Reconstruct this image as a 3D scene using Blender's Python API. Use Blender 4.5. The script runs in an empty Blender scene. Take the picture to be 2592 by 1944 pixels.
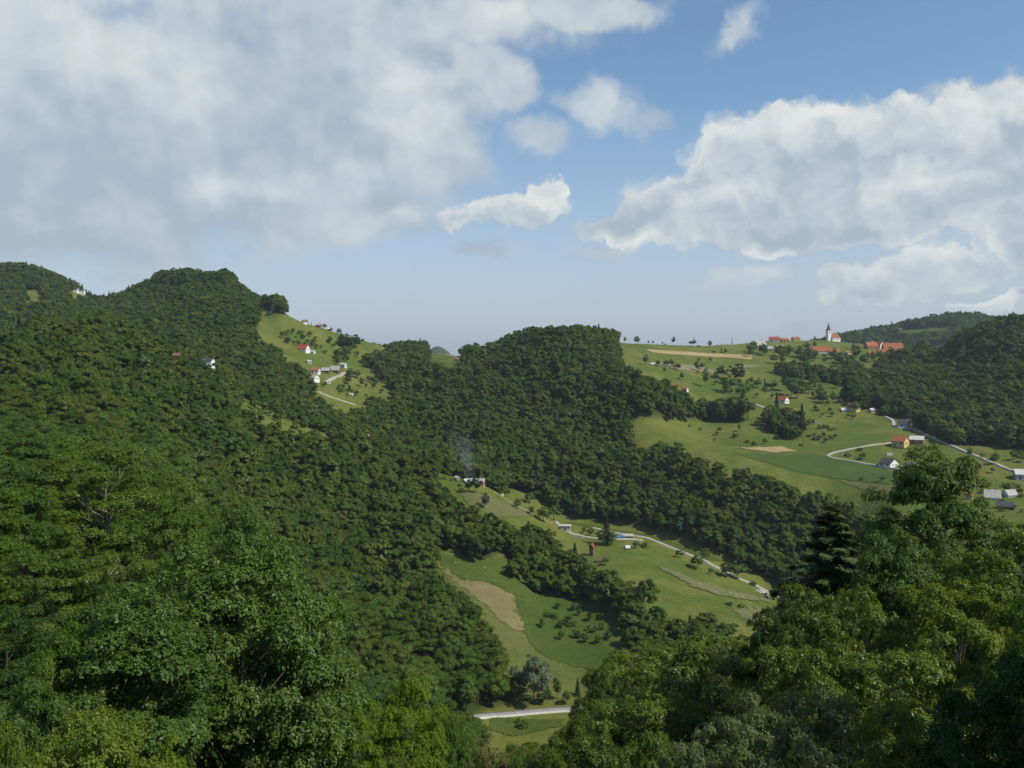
import bpy, math, random
import numpy as np
from mathutils import Vector

# ------------------------------------------------------------------ camera, sky, sun
F = 2338.0; CX = 1296.0; HY = 900.0          # focal length, image centre and eye level in photo pixels
sc = bpy.context.scene
col = sc.collection
cam_d = bpy.data.cameras.new("camera"); cam = bpy.data.objects.new("camera", cam_d); col.objects.link(cam)
cam.location = (0, 0, 0); cam.rotation_euler = (math.pi/2, 0, 0)
cam_d.sensor_width = 36.0; cam_d.lens = 36.0*F/2592.0
cam_d.shift_y = -(972.0-HY)/2592.0
cam_d.clip_start = 0.3; cam_d.clip_end = 60000
sc.camera = cam
SUN_EL, SUN_AZ = 48.0, 116.0                  # azimuth measured from the view direction towards the right
sd = Vector((math.sin(math.radians(SUN_AZ))*math.cos(math.radians(SUN_EL)),
             math.cos(math.radians(SUN_AZ))*math.cos(math.radians(SUN_EL)), math.sin(math.radians(SUN_EL))))
sun_d = bpy.data.lights.new("sun", 'SUN'); sun = bpy.data.objects.new("sun", sun_d); col.objects.link(sun)
sun_d.energy = 5.0; sun_d.angle = math.radians(0.55); sun_d.color = (1.0, 0.93, 0.80)
sun.rotation_euler = sd.to_track_quat('Z', 'Y').to_euler()
sc.view_settings.view_transform = 'Standard'; sc.view_settings.look = 'None'
sc.view_settings.exposure = 0.0; sc.view_settings.gamma = 1.0
sc.render.engine = 'CYCLES'
cy = sc.cycles
cy.max_bounces = 5; cy.diffuse_bounces = 4; cy.glossy_bounces = 2; cy.transmission_bounces = 3; cy.volume_bounces = 0
cy.transparent_max_bounces = 6; cy.use_denoising = True; cy.caustics_reflective = False; cy.caustics_refractive = False
cy.volume_max_steps = 64

class NT:
    """small helper to write node trees"""
    def __init__(s, nt): s.nt = nt; nt.nodes.clear()
    def n(s, t, **kw):
        nd = s.nt.nodes.new(t)
        for k, v in kw.items():
            if k.startswith('_'): setattr(nd, k[1:], v)
            else:
                key = int(k[1:]) if k[0] == 'i' and k[1:].isdigit() else k.replace('__', ' ')
                s.put(nd.inputs[key], v)
        return nd
    def put(s, inp, v):
        if isinstance(v, bpy.types.NodeSocket): s.nt.links.new(v, inp)
        elif isinstance(v, bpy.types.Node): s.nt.links.new(v.outputs[0], inp)
        else:
            if hasattr(inp.default_value, '__len__') and hasattr(v, '__len__') and len(inp.default_value) == 4 and len(v) == 3: v = (*v, 1)
            inp.default_value = v
    def m(s, op, a, b=0.0, c=None, clamp=False):
        nd = s.n('ShaderNodeMath', _operation=op, _use_clamp=clamp); s.put(nd.inputs[0], a); s.put(nd.inputs[1], b)
        if c is not None: s.put(nd.inputs[2], c)
        return nd.outputs[0]
    def mix(s, f, a, b):
        nd = s.n('ShaderNodeMix', _data_type='RGBA'); s.put(nd.inputs[0], f); s.put(nd.inputs[6], a); s.put(nd.inputs[7], b)
        return nd.outputs[2]
    def rng(s, v, a, b, c=0.0, d=1.0, t='SMOOTHSTEP'):
        nd = s.n('ShaderNodeMapRange', _interpolation_type=t); s.put(nd.inputs[0], v)
        for i, q in enumerate((a, b, c, d)): s.put(nd.inputs[i+1], q)
        return nd.outputs[0]
    def noise(s, vec, scale, detail=4, rough=0.5, dist=0.0, dim='3D'):
        nd = s.n('ShaderNodeTexNoise', _noise_dimensions=dim); s.put(nd.inputs['Vector'], vec); s.put(nd.inputs['Scale'], scale)
        s.put(nd.inputs['Detail'], detail); s.put(nd.inputs['Roughness'], rough); s.put(nd.inputs['Distortion'], dist)
        return nd.outputs[0]

def build_world():
    w = bpy.data.worlds.new("World"); sc.world = w; w.use_nodes = True
    t = NT(w.node_tree)
    sky = t.n('ShaderNodeTexSky', _sky_type='NISHITA', _sun_disc=False, _sun_elevation=math.radians(SUN_EL),
              _sun_rotation=math.radians(SUN_AZ), _altitude=450.0, _air_density=1.0, _dust_density=0.7, _ozone_density=1.0)
    g = t.n('ShaderNodeTexCoord').outputs['Generated']
    sx = t.n('ShaderNodeSeparateXYZ', i0=g)
    az = t.m('ARCTAN2', sx.outputs[0], sx.outputs[1])
    hor = t.m('SQRT', t.m('ADD', t.m('MULTIPLY', sx.outputs[0], sx.outputs[0]), t.m('MULTIPLY', sx.outputs[1], sx.outputs[1])))
    el = t.m('ARCTAN2', sx.outputs[2], hor)
    # cloud coordinates: azimuth and elevation in units of 0.1 rad
    P = t.n('ShaderNodeCombineXYZ', i0=t.m('MULTIPLY', az, 10.0), i1=t.m('MULTIPLY', el, 10.0), i2=0.0).outputs[0]
    def warp(amount, scale, detail):
        nz = t.n('ShaderNodeTexNoise', _noise_dimensions='3D'); t.put(nz.inputs['Vector'], P)
        nz.inputs['Scale'].default_value = scale; nz.inputs['Detail'].default_value = detail; nz.inputs['Roughness'].default_value = 0.6
        v = t.n('ShaderNodeVectorMath', _operation='SUBTRACT', i0=nz.outputs['Color'], i1=(0.5, 0.5, 0.5)).outputs[0]
        v = t.n('ShaderNodeVectorMath', _operation='MULTIPLY', i0=v, i1=(amount, amount*0.7, 0)).outputs[0]
        return t.n('ShaderNodeVectorMath', _operation='ADD', i0=P, i1=v).outputs[0]
    Pw = warp(1.5, 0.8, 8.0)
    Ps = warp(0.9, 1.6, 8.0)
    def blobs(lst, vec):
        acc = None
        for (px, py, rx, ry, rot) in lst:
            a = math.atan2(px-CX, F); e = math.atan2((HY-py), math.hypot(px-CX, F))
            mp = t.n('ShaderNodeMapping', _vector_type='TEXTURE', i0=vec)
            mp.inputs['Location'].default_value = (a*10, e*10, 0)
            mp.inputs['Rotation'].default_value = (0, 0, math.radians(rot))
            mp.inputs['Scale'].default_value = (rx/F*10, ry/F*10, 1)
            ln = t.n('ShaderNodeVectorMath', _operation='LENGTH', i0=mp.outputs[0]).outputs['Value']
            v = t.m('SUBTRACT', 1.0, ln)
            acc = v if acc is None else t.n('ShaderNodeMath', _operation='SMOOTH_MAX', i0=acc, i1=v, i2=0.15).outputs[0]
        return acc
    deck = [(330, 190, 620, 260, 0), (200, 450, 620, 230, 0), (950, 60, 560, 140, 4), (1000, 330, 300, 200, -10), (640, 330, 500, 260, 0),
            (1500, 10, 190, 60, 0), (1240, 210, 130, 90, 0), (700, 540, 480, 90, 0), (-600, 200, 800, 600, 0), (-300, -500, 1800, 480, 0)]
    small = [(1520, 262, 150, 72, -12), (1640, 285, 70, 34, -10), (1370, 350, 110, 60, 10), (1870, 75, 95, 45, 35), (2390, 240, 80, 28, 0),
             (1530, 632, 125, 36, 5), (1870, 712, 150, 34, 14), (350, 706, 90, 22, 12), (250, 600, 120, 36, 0), (640, 628, 60, 16, 22),
             (2030, 842, 170, 40, 0), (1230, 628, 120, 22, 0), (1010, 555, 160, 50, 8)]
    cum = [(1290, 530, 165, 52, 5), (1395, 487, 50, 50, 0), (1170, 545, 60, 22, 0),
           (2050, 370, 300, 110, 0), (1900, 470, 340, 110, 12), (2330, 400, 330, 130, 0), (2560, 330, 260, 130, 0), (1660, 530, 190, 60, 20), (1600, 560, 160, 50, 10),
           (2350, 490, 420, 90, -3), (2800, 420, 400, 260, 0), (2000, 590, 400, 50, 0), (2290, 690, 215, 70, 6), (2440, 660, 120, 45, -10),
           (2200, 730, 110, 35, 8), (2480, 775, 90, 24, 8), (2620, 600, 110, 80, 0), (2600, 745, 60, 20, 0)]
    lit = [(1390, 485, 70, 60, 0), (1290, 510, 150, 30, 6), (1810, 310, 50, 60, 0), (1890, 330, 120, 45, 0), (2080, 300, 160, 50, 0), (1710, 410, 110, 45, 35), (1855, 480, 120, 42, 12),
           (2010, 345, 70, 50, 0), (2330, 640, 170, 50, 6), (2480, 765, 70, 25, 0), (2500, 290, 200, 60, 12), (2300, 460, 120, 50, 0),
           (1070, 300, 130, 80, 0), (250, 150, 190, 90, 0), (1000, 190, 120, 50, 0), (640, 465, 160, 32, 0), (1250, 40, 260, 60, 0), (900, 430, 80, 50, 0),
           (1510, 255, 90, 45, -10), (1020, 540, 70, 24, 0), (1870, 700, 170, 50, 14), (1530, 626, 140, 40, 5)]
    n1 = t.noise(P, 1.3, 5, 0.52); n2 = t.noise(Ps, 2.6, 6, 0.56); n3 = t.noise(Pw, 0.55, 4, 0.5)
    fd = t.m('ADD', blobs(deck, Pw), t.m('MULTIPLY', t.m('SUBTRACT', n1, 0.5), 0.9))
    hole = t.rng(blobs([(310, 35, 95, 32, 0)], Ps), 0.0, 0.8)
    deck_a = t.m('MULTIPLY', t.rng(fd, -0.12, 0.40), t.m('SUBTRACT', 1.0, t.m('MULTIPLY', hole, 0.45)))
    deck_a = t.m('MULTIPLY', deck_a, 0.90)
    fs = t.m('ADD', blobs(small, Ps), t.m('MULTIPLY', t.m('SUBTRACT', n2, 0.5), 1.1))
    small_a = t.m('MULTIPLY', t.rng(fs, -0.12, 0.75), 0.78)
    fc = t.m('ADD', blobs(cum, Ps), t.m('MULTIPLY', t.m('SUBTRACT', n2, 0.5), 0.8))
    cum_a = t.m('MULTIPLY', t.rng(fc, -0.04, 0.24), 0.94)
    alpha = t.m('MAXIMUM', t.m('MAXIMUM', deck_a, small_a), cum_a)
    fl = t.m('ADD', blobs(lit, Ps), t.m('MULTIPLY', t.m('SUBTRACT', n2, 0.5), 0.9))
    # finer noise sampled towards the sun gives each puff a lit side and a shaded side
    off = t.n('ShaderNodeVectorMath', _operation='ADD', i0=Ps, i1=(0.08, 0.13, 0)).outputs[0]
    n2b = t.noise(off, 2.6, 6, 0.56)
    relief = t.m('MULTIPLY', t.m('SUBTRACT', n2, n2b), t.m('ADD', 0.35, t.m('MULTIPLY', cum_a, 1.0)))
    bright = t.m('ADD', t.m('ADD', t.m('MULTIPLY', t.rng(fl, -0.6, 0.9), t.m('ADD', 0.34, t.m('MULTIPLY', cum_a, 0.32))), t.m('MULTIPLY', t.m('SUBTRACT', n3, 0.42), 0.7)), relief)
    topw = t.m('ADD', t.m('MULTIPLY', t.rng(el, 0.10, 0.36, 0, 1, 'LINEAR'), 0.30), t.m('MULTIPLY', t.m('SUBTRACT', n1, 0.5), 1.6))
    bright = t.m('ADD', bright, t.m('MULTIPLY', t.m('SUBTRACT', 1.0, cum_a), topw))
    bright = t.m('SUBTRACT', bright, t.m('MULTIPLY', t.rng(fc, 0.25, 1.0), 0.34))
    bright = t.m('ADD', bright, t.m('MULTIPLY', cum_a, 0.26), clamp=True)
    cloud = t.mix(bright, (4.1, 4.95, 5.8), (8.2, 8.4, 8.1))
    # thin veil towards the horizon
    veil = t.m('MULTIPLY', t.rng(el, 0.26, 0.0, 0.0, 1.0, 'LINEAR'), t.m('MULTIPLY', t.rng(el, -0.02, 0.02, 0.0, 1.0), 0.85))
    skyc = t.n('ShaderNodeVectorMath', _operation='MULTIPLY', i0=sky.outputs[0], i1=(1.08, 1.27, 1.34)).outputs[0]
    skyc = t.mix(veil, skyc, (4.6, 5.0, 6.3))
    low = t.m('MULTIPLY', alpha, t.rng(el, -0.01, 0.045))
    out = t.mix(low, skyc, cloud)
    bg = t.n('ShaderNodeBackground', Color=out, Strength=0.10)
    t.n('ShaderNodeOutputWorld', Surface=bg)
    w.cycles.sampling_method = 'MANUAL'; w.cycles.sample_map_resolution = 512
build_world()

# ------------------------------------------------------------------ helpers
R = random.Random(7)
def tag(o, label=None, cat=None, group=None, kind=None):
    if label: o['label'] = label
    if cat: o['category'] = cat
    if group: o['group'] = group
    if kind: o['kind'] = kind
    return o
def empty(name, loc=(0, 0, 0), rz=0.0):
    o = bpy.data.objects.new(name, None); col.objects.link(o); o.location = loc; o.rotation_euler = (0, 0, rz)
    o.empty_display_size = 0.5
    return o
def link(name, me, parent=None, loc=(0, 0, 0), rz=0.0):
    o = bpy.data.objects.new(name, me); col.objects.link(o); o.location = loc; o.rotation_euler = (0, 0, rz)
    if parent is not None: o.parent = parent
    return o
def mesh_np(name, V, Q, mat=None, smooth=False, attrs=None):
    V = np.asarray(V, dtype=np.float32).reshape(-1, 3); Q = np.asarray(Q, dtype=np.int32)
    k = Q.shape[1]
    me = bpy.data.meshes.new(name)
    me.vertices.add(len(V)); me.vertices.foreach_set('co', V.ravel())
    me.loops.add(Q.size); me.loops.foreach_set('vertex_index', Q.ravel())
    me.polygons.add(len(Q)); me.polygons.foreach_set('loop_start', np.arange(0, Q.size, k, dtype=np.int32))
    me.polygons.foreach_set('loop_total', np.full(len(Q), k, dtype=np.int32))
    if smooth: me.polygons.foreach_set('use_smooth', np.ones(len(Q), dtype=bool))
    me.update(calc_edges=True)
    if attrs:
        for an, av in attrs.items():
            a = me.attributes.new(an, 'FLOAT', 'POINT'); a.data.foreach_set('value', np.asarray(av, dtype=np.float32))
    if mat: me.materials.append(mat)
    return me
class MB:
    """collects boxes, prisms and tubes into one mesh"""
    def __init__(s): s.v = []; s.f = []
    def add(s, v, f):
        b = len(s.v); s.v += [tuple(p) for p in v]; s.f += [tuple(i+b for i in q) for q in f]; return s
    def box(s, c, d, taper=1.0):
        x, y, z = c; a, b, h = d[0]/2, d[1]/2, d[2]/2
        v = [(x+i*a*(taper if k > 0 else 1), y+j*b*(taper if k > 0 else 1), z+k*h) for k in (-1, 1) for i, j in ((-1, -1), (1, -1), (1, 1), (-1, 1))]
        return s.add(v, [(3, 2, 1, 0), (4, 5, 6, 7), (0, 1, 5, 4), (1, 2, 6, 5), (2, 3, 7, 6), (3, 0, 4, 7)])
    def tube(s, pts, rad, n=7):
        ring = []
        for i, p in enumerate(pts):
            p = Vector(p); a = Vector(pts[max(0, i-1)]); b = Vector(pts[min(len(pts)-1, i+1)])
            d = (b-a).normalized(); u = d.cross(Vector((0.13, 1, 0.05))).normalized(); w = d.cross(u)
            ring.append([p+(u*math.cos(2*math.pi*k/n)+w*math.sin(2*math.pi*k/n))*rad[i] for k in range(n)])
        v = [q for r in ring for q in r]; f = []
        for i in range(len(pts)-1):
            for k in range(n):
                f.append((i*n+k, i*n+(k+1) % n, (i+1)*n+(k+1) % n, (i+1)*n+k))
        f.append(tuple(range(n-1, -1, -1))); f.append(tuple((len(pts)-1)*n+k for k in range(n)))
        return s.add(v, f)
    def mesh(s, name, mat):
        me = bpy.data.meshes.new(name); me.from_pydata(s.v, [], s.f); me.update()
        if mat: me.materials.append(mat)
        return me

# ------------------------------------------------------------------ terrain
def pchip(x, xp, yp):
    x = np.asarray(x, float); xp = np.asarray(xp, float); yp = np.asarray(yp, float)
    h = np.diff(xp); d = np.diff(yp, axis=0)/h.reshape((-1,)+(1,)*(yp.ndim-1)); m = np.zeros_like(yp)
    hh = h.reshape((-1,)+(1,)*(yp.ndim-1))
    w1 = 2*hh[1:]+hh[:-1]; w2 = hh[1:]+2*hh[:-1]
    ok = d[:-1]*d[1:] > 0
    with np.errstate(divide='ignore', invalid='ignore'):
        mm = (w1+w2)/(w1/d[:-1]+w2/d[1:])
    m[1:-1] = np.where(ok, mm, 0); m[0] = d[0]; m[-1] = d[-1]
    i = np.clip(np.searchsorted(xp, x)-1, 0, len(xp)-2)
    t = np.clip((x-xp[i])/h[i], 0, 1)
    t = t.reshape(t.shape+(1,)*(yp.ndim-1)); H = hh[i]
    return (2*t**3-3*t**2+1)*yp[i]+(t**3-2*t**2+t)*H*m[i]+(-2*t**3+3*t**2)*yp[i+1]+(t**3-t**2)*H*m[i+1]
COLS = np.arange(-1500, 4101, 10.0)
PX = [-1500, 0, 250, 500, 750, 1000, 1250, 1450, 1600, 1800, 2000, 2300, 2592, 4100]
def L(Y, y): return (PX, Y, PX, y)
LINES = [
 ('z', PX, [-100]*14, [12]*14),
 ('z', PX, [4]*14, [-6, -6, -6.5, -7, -7.5, -8, -8, -8, -7.5, -7, -6.5, -6, -6, -6]),
 ('z', PX, [45]*14, [-15, -19, -20.5, -23, -26, -28, -29, -28, -27, -25, -22, -19, -17, -14]),
 ('z', PX, [130]*14, [-22, -28, -32, -46, -62, -70, -72, -70, -68, -64, -58, -52, -48, -40]),
 ('y', *L([180, 200, 220, 260, 310, 350, 366, 372, 380, 400, 400, 380, 360, 340], [1250, 1290, 1325, 1500, 1720, 1795, 1830, 1820, 1770, 1720, 1680, 1680, 1680, 1680])),
 ('y', *L([320, 330, 370, 400, 430, 450, 450, 450, 460, 470, 470, 470, 460, 440], [1120, 1170, 1165, 1270, 1430, 1540, 1560, 1590, 1560, 1560, 1590, 1500, 1450, 1400])),
 ('y', PX, [520, 520, 600, 650, 650, 640, 620, 620, 600, 560, 535, 540, 520, 500],
       [-1500, 0, 150, 250, 350, 443, 527, 640, 750, 860, 1000, 1080, 1130, 1200, 1250, 1330, 1420, 1450, 1550, 1600, 1700, 1800, 1900, 2000, 2150, 2300, 2592, 4100],
       [900, 895, 865, 850, 880, 932, 955, 1020, 1070, 1112, 1160, 1188, 1205, 1222, 1245, 1290, 1333, 1342, 1358, 1368, 1400, 1445, 1490, 1540, 1440, 1330, 1300, 1250]),
 ('z', PX, [600, 600, 680, 720, 710, 700, 680, 665, 640, 600, 575, 590, 570, 550], [-5, -8, 4, -30, -62, -88, -101, -121, -125, -133, -140, -91, -90, -90]),
 ('y', *L([900, 900, 950, 850, 800, 800, 760, 740, 700, 690, 650, 660, 640, 620], [880, 880, 872, 935, 1035, 1130, 1185, 1190, 1240, 1195, 1250, 1190, 1185, 1180])),
 ('y', *L([1150, 1150, 1200, 1050, 950, 930, 880, 860, 820, 800, 790, 790, 760, 700], [800, 800, 800, 800, 925, 1015, 1040, 1020, 1010, 1085, 1085, 1070, 1060, 1000])),
 ('y', *L([1350, 1350, 1350, 1200, 1050, 1100, 1020, 930, 950, 980, 1000, 1030, 880, 800], [725, 730, 778, 745, 865, 935, 930, 925, 925, 960, 965, 960, 935, 880])),
 ('y', [-1500, 0, 250, 500, 640, 750, 1000, 1250, 1450, 1560, 1800, 2000, 2200, 2300, 2380, 2450, 2592, 4100],
       [1500, 1500, 1450, 1300, 1250, 1150, 1250, 1150, 1010, 1100, 1250, 1350, 1320, 1240, 1130, 1060, 1020, 900],
       [-1500, 0, 60, 110, 160, 200, 250, 300, 340, 385, 412, 480, 515, 545, 575, 620, 660, 685, 702, 722, 760, 840, 900, 960, 1000, 1080, 1130, 1200, 1240, 1290, 1340, 1400, 1460, 1530, 1555, 1575, 1650, 1750, 1850, 1950, 2050, 2150, 2250, 2330, 2375, 2400, 2440, 2500, 2592, 4100],
       [690, 686, 685, 697, 722, 742, 768, 764, 745, 722, 702, 708, 714, 705, 709, 750, 770, 772, 768, 792, 814, 838, 857, 874, 888, 893, 898, 902, 897, 877, 863, 855, 854, 861, 865, 869, 872, 876, 872, 864, 862, 868, 880, 888, 910, 893, 865, 840, 823, 780]),
]
def build_table():
    rows = np.concatenate([np.arange(-100, 60, 4.0), np.arange(60, 300, 3.0), np.arange(300, 1000, 2.5), np.arange(1000, 1560, 3.5), 1560*1.028**np.arange(0, 81)])
    ys, zs = [], []
    for ln in LINES:
        Y = pchip(COLS, ln[1], ln[2])
        if ln[0] == 'z': Z = pchip(COLS, ln[1], ln[3])
        else: Z = (HY-pchip(COLS, ln[3], ln[4]))/F*Y
        ys.append(Y); zs.append(Z)
    K, KZ = ys[-1], zs[-1]
    ys.append(K+330); zs.append(np.minimum(KZ-55, -40))
    fy = np.interp(COLS, [1900, 2050, 2130, 2200, 2300, 2360, 2410, 2480, 2540, 2620, 2800], [930, 880, 862, 848, 829, 818, 808, 812, 826, 850, 930])
    ys.append(np.full(len(COLS), 2250.0)); zs.append((HY-fy)/F*2250)
    ys.append(np.full(len(COLS), 3100.0)); zs.append(np.full(len(COLS), -90.0))
    g = lambda c, w: np.exp(-((COLS-c)/w)**2)
    ys.append(np.full(len(COLS), 5200.0)); zs.append(-40+np.maximum(88*np.exp(-((COLS-1108)/40)**2), 70*g(1226, 42))+60*g(300, 500)+70*g(2900, 500))
    ys.append(np.full(len(COLS), 7000.0)); zs.append(np.full(len(COLS), -110.0))
    ys.append(np.full(len(COLS), 16000.0)); zs.append(np.full(len(COLS), -110.0))
    ys = np.array(ys); zs = np.array(zs)
    T = np.zeros((len(COLS), len(rows)))
    for i in range(len(COLS)): T[i] = pchip(rows, ys[:, i], zs[:, i])
    return rows, T
ROWS, TAB = build_table()
rs = np.random.RandomState(3)
_w = [(rs.uniform(0, 2*math.pi), rs.uniform(0, 2*math.pi)) for _ in range(60)]
def fbm(X, Y, lam, octs=4, seed=0):
    s = 0; a = 1.0
    for o in range(octs):
        k = 2*math.pi/lam
        for j in range(4):
            th, ph = _w[(seed*7+o*4+j) % 60]
            s = s+a*np.sin(k*(X*math.cos(th)+Y*math.sin(th))+ph+1.3*np.sin(k*0.6*(Y*math.cos(th)-X*math.sin(th))+ph*2))
        lam /= 2.1; a *= 0.5
    return s/5.0
def inpoly(px, py, poly):
    r = np.zeros(px.shape, bool); n = len(poly)
    for i in range(n):
        x1, y1 = poly[i]; x2, y2 = poly[(i+1) % n]
        if y1 == y2: continue
        c = ((y1 > py) != (y2 > py)) & (px < (x2-x1)*(py-y1)/(y2-y1)+x1)
        r ^= c
    return r
# open ground as outlines seen from the viewpoint, each limited to its own range of distances
OPEN = [
 (392, 560, [(1085, 1400), (1110, 1398), (1145, 1390), (1165, 1412), (1205, 1425), (1245, 1408), (1280, 1390), (1300, 1402), (1290, 1425), (1265, 1440), (1280, 1462), (1330, 1470), (1355, 1505), (1400, 1505), (1440, 1518), (1500, 1528), (1560, 1560), (1590, 1610), (1570, 1650), (1530, 1700), (1490, 1740), (1400, 1760), (1330, 1745), (1310, 1700), (1290, 1640), (1255, 1590), (1215, 1560), (1195, 1510), (1150, 1475), (1105, 1435)]),
 (300, 392, [(1220, 1790), (1440, 1780), (1480, 1810), (1420, 1835), (1400, 1850), (1345, 1880), (1320, 1930), (1235, 1920), (1225, 1850)]),
 (455, 650, [(1100, 1185), (1140, 1178), (1215, 1200), (1330, 1275), (1420, 1318), (1500, 1335), (1620, 1340), (1720, 1370), (1870, 1430), (2020, 1500), (2010, 1560), (1970, 1600), (1950, 1640), (1890, 1640), (1860, 1600), (1850, 1545), (1780, 1530), (1700, 1530), (1660, 1510), (1630, 1470), (1590, 1460), (1570, 1440), (1530, 1450), (1500, 1440), (1480, 1410), (1450, 1380), (1420, 1365), (1340, 1310), (1260, 1305), (1180, 1275), (1140, 1240)]),
 (600, 740, [(1265, 1240), (1290, 1235), (1340, 1250), (1400, 1290), (1440, 1305), (1540, 1320), (1640, 1342), (1760, 1382), (1900, 1436), (2010, 1490), (2020, 1530), (1800, 1460), (1650, 1390), (1500, 1360), (1400, 1335)]),
 (760, 1320, [(640, 845), (660, 812), (700, 800), (760, 795), (830, 820), (900, 840), (960, 855), (992, 860), (985, 880), (935, 885), (918, 905), (908, 930), (940, 935), (968, 950), (975, 970), (1005, 1010), (970, 1005), (930, 1000), (935, 1020), (900, 1030), (840, 1018), (805, 995), (790, 970), (775, 935), (745, 905), (700, 870)]),
 (1080, 1180, [(653, 774), (672, 779), (697, 792), (702, 803), (670, 802), (653, 792)]),
 (560, 665, [(600, 990), (690, 1032), (760, 1060), (830, 1090), (872, 1112), (862, 1120), (800, 1102), (740, 1078), (680, 1050), (600, 1002)]),
 (1000, 1330, [(1080, 892), (1150, 882), (1178, 905), (1168, 922), (1130, 922), (1085, 908)]),
 (655, 1600, [(1562, 845), (2345, 845), (2350, 890), (2260, 915), (2190, 930), (2190, 960), (2240, 1000), (2280, 1060), (2330, 1090), (2420, 1128), (2480, 1125), (2560, 1138), (2700, 1150), (4000, 1150), (4000, 1500), (2300, 1500), (2200, 1290), (2130, 1260), (2060, 1240), (1980, 1210), (1900, 1178), (1830, 1162), (1760, 1140), (1700, 1120), (1640, 1112), (1605, 1085), (1590, 1058), (1640, 1058), (1700, 1066), (1880, 1068), (1890, 1000), (1800, 1008), (1740, 998), (1700, 965), (1640, 945), (1600, 930), (1568, 905)]),
 (540, 700, [(2200, 1180), (4000, 1180), (4000, 1400), (2200, 1400)]),
 (2000, 2400, [(2270, 834), (2330, 832), (2420, 822), (2420, 834), (2270, 846)]),
 (1250, 1500, [(60, 735), (110, 735), (110, 760), (60, 760)]),
]
CLEAR = [(199, 22, 1330, 1450, 742), (443, 17, 540, 650, 912), (527, 20, 520, 636, 930), (926, 9, 560, 645, 1100), (1209, 26, 540, 640, 1230), (1268, 8, 560, 680, 1210), (1650, 18, 600, 700, 1105), (1320, 110, 200, 345, 1850), (1265, 60, 320, 372, 1900)]
WOODS = [(1968, 936), (2050, 942), (2110, 956), (2150, 940), (2240, 965), (2262, 1000), (2200, 992), (2100, 970), (1972, 952)], \
        [(1935, 1075), (1955, 1062), (2010, 1062), (2025, 1098), (2010, 1120), (1960, 1100)], \
        [(2120, 1005), (2180, 985), (2210, 1000), (2290, 1060), (2240, 1055), (2215, 1030), (2190, 1040), (2150, 1015)], \
        [(2330, 860), (2360, 860), (2360, 940), (2200, 940), (2260, 918), (2330, 900)]
def open_mask(px, py, Y, grow=9.0):
    o = np.zeros(px.shape, bool)
    for a, b, pl in OPEN:
        o |= (Y > a) & (Y < b) & inpoly(px, py, pl)
        if grow: o |= (Y > a-90) & (Y < b) & (inpoly(px, py-grow*0.5/Y*F, pl) | inpoly(px, py-grow/Y*F, pl) | inpoly(px, py-grow*1.5/Y*F, pl))
    for (cx, hw, ya, yb, yt) in CLEAR: o |= (np.abs(px-cx) < hw) & (Y > ya) & (Y < yb) & (py-16.0/Y*F < yt)
    for w in WOODS: o &= ~((Y > 655) & inpoly(px, py, w))
    return o
CG, RG = np.meshgrid(COLS, ROWS, indexing='ij')
XG = (CG-CX)/F*np.maximum(RG, 60)
PYG = HY-TAB/np.maximum(RG, 5)*F
OPENG = open_mask(CG, PYG, RG)
def blur(a, n):
    for _ in range(n):
        a = (a+np.roll(a, 1, 0)+np.roll(a, -1, 0)+np.roll(a, 1, 1)+np.roll(a, -1, 1))/5
    return a
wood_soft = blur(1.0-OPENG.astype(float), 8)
near = np.clip((RG-60)/200, 0, 1)
KY = pchip(COLS, LINES[-1][1], LINES[-1][2])[:, None]; SY = pchip(COLS, LINES[6][1], LINES[6][2])[:, None]
calm = (1-0.75*np.exp(-((RG-KY)/110)**2))*(1-0.8*np.exp(-((RG-SY)/55)**2))*np.clip(1.25-RG/4000, 0.2, 1)
TAB = TAB+near*(wood_soft**2*9.0*calm*fbm(XG+0.35*RG, RG*0.55, 120, 3)+0.9*fbm(XG, RG, 60, 3, 2))*np.clip((1900-RG)/400+0.25, 0.25, 1)*np.clip(1-np.exp(-((RG-370)/22)**2)*(np.abs(CG-1330) < 260), 0, 1)
def H(X, Y):
    X = np.asarray(X, float); Y = np.asarray(Y, float)
    c = np.clip(((X/np.maximum(Y, 60)*F+CX)-COLS[0])/10.0, 0, len(COLS)-1.001)
    i = c.astype(int); u = c-i
    j = np.clip(np.searchsorted(ROWS, Y)-1, 0, len(ROWS)-2); v = np.clip((Y-ROWS[j])/(ROWS[j+1]-ROWS[j]), 0, 1)
    return (TAB[i, j]*(1-u)+TAB[i+1, j]*u)*(1-v)+(TAB[i, j+1]*(1-u)+TAB[i+1, j+1]*u)*v
def ground(px, py, y0, y1):
    """where the sight line through (px,py) meets the ground between two distances"""
    Y = np.arange(y0, y1, 0.5); d = H((px-CX)/F*Y, Y)-(HY-py)/F*Y
    k = np.nonzero(d >= 0)[0]
    k = int(k[0]) if len(k) else int(np.argmax(d))
    y = Y[k]; x = (px-CX)/F*y
    return Vector((float(x), float(y), float(H(x, y))))

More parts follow.
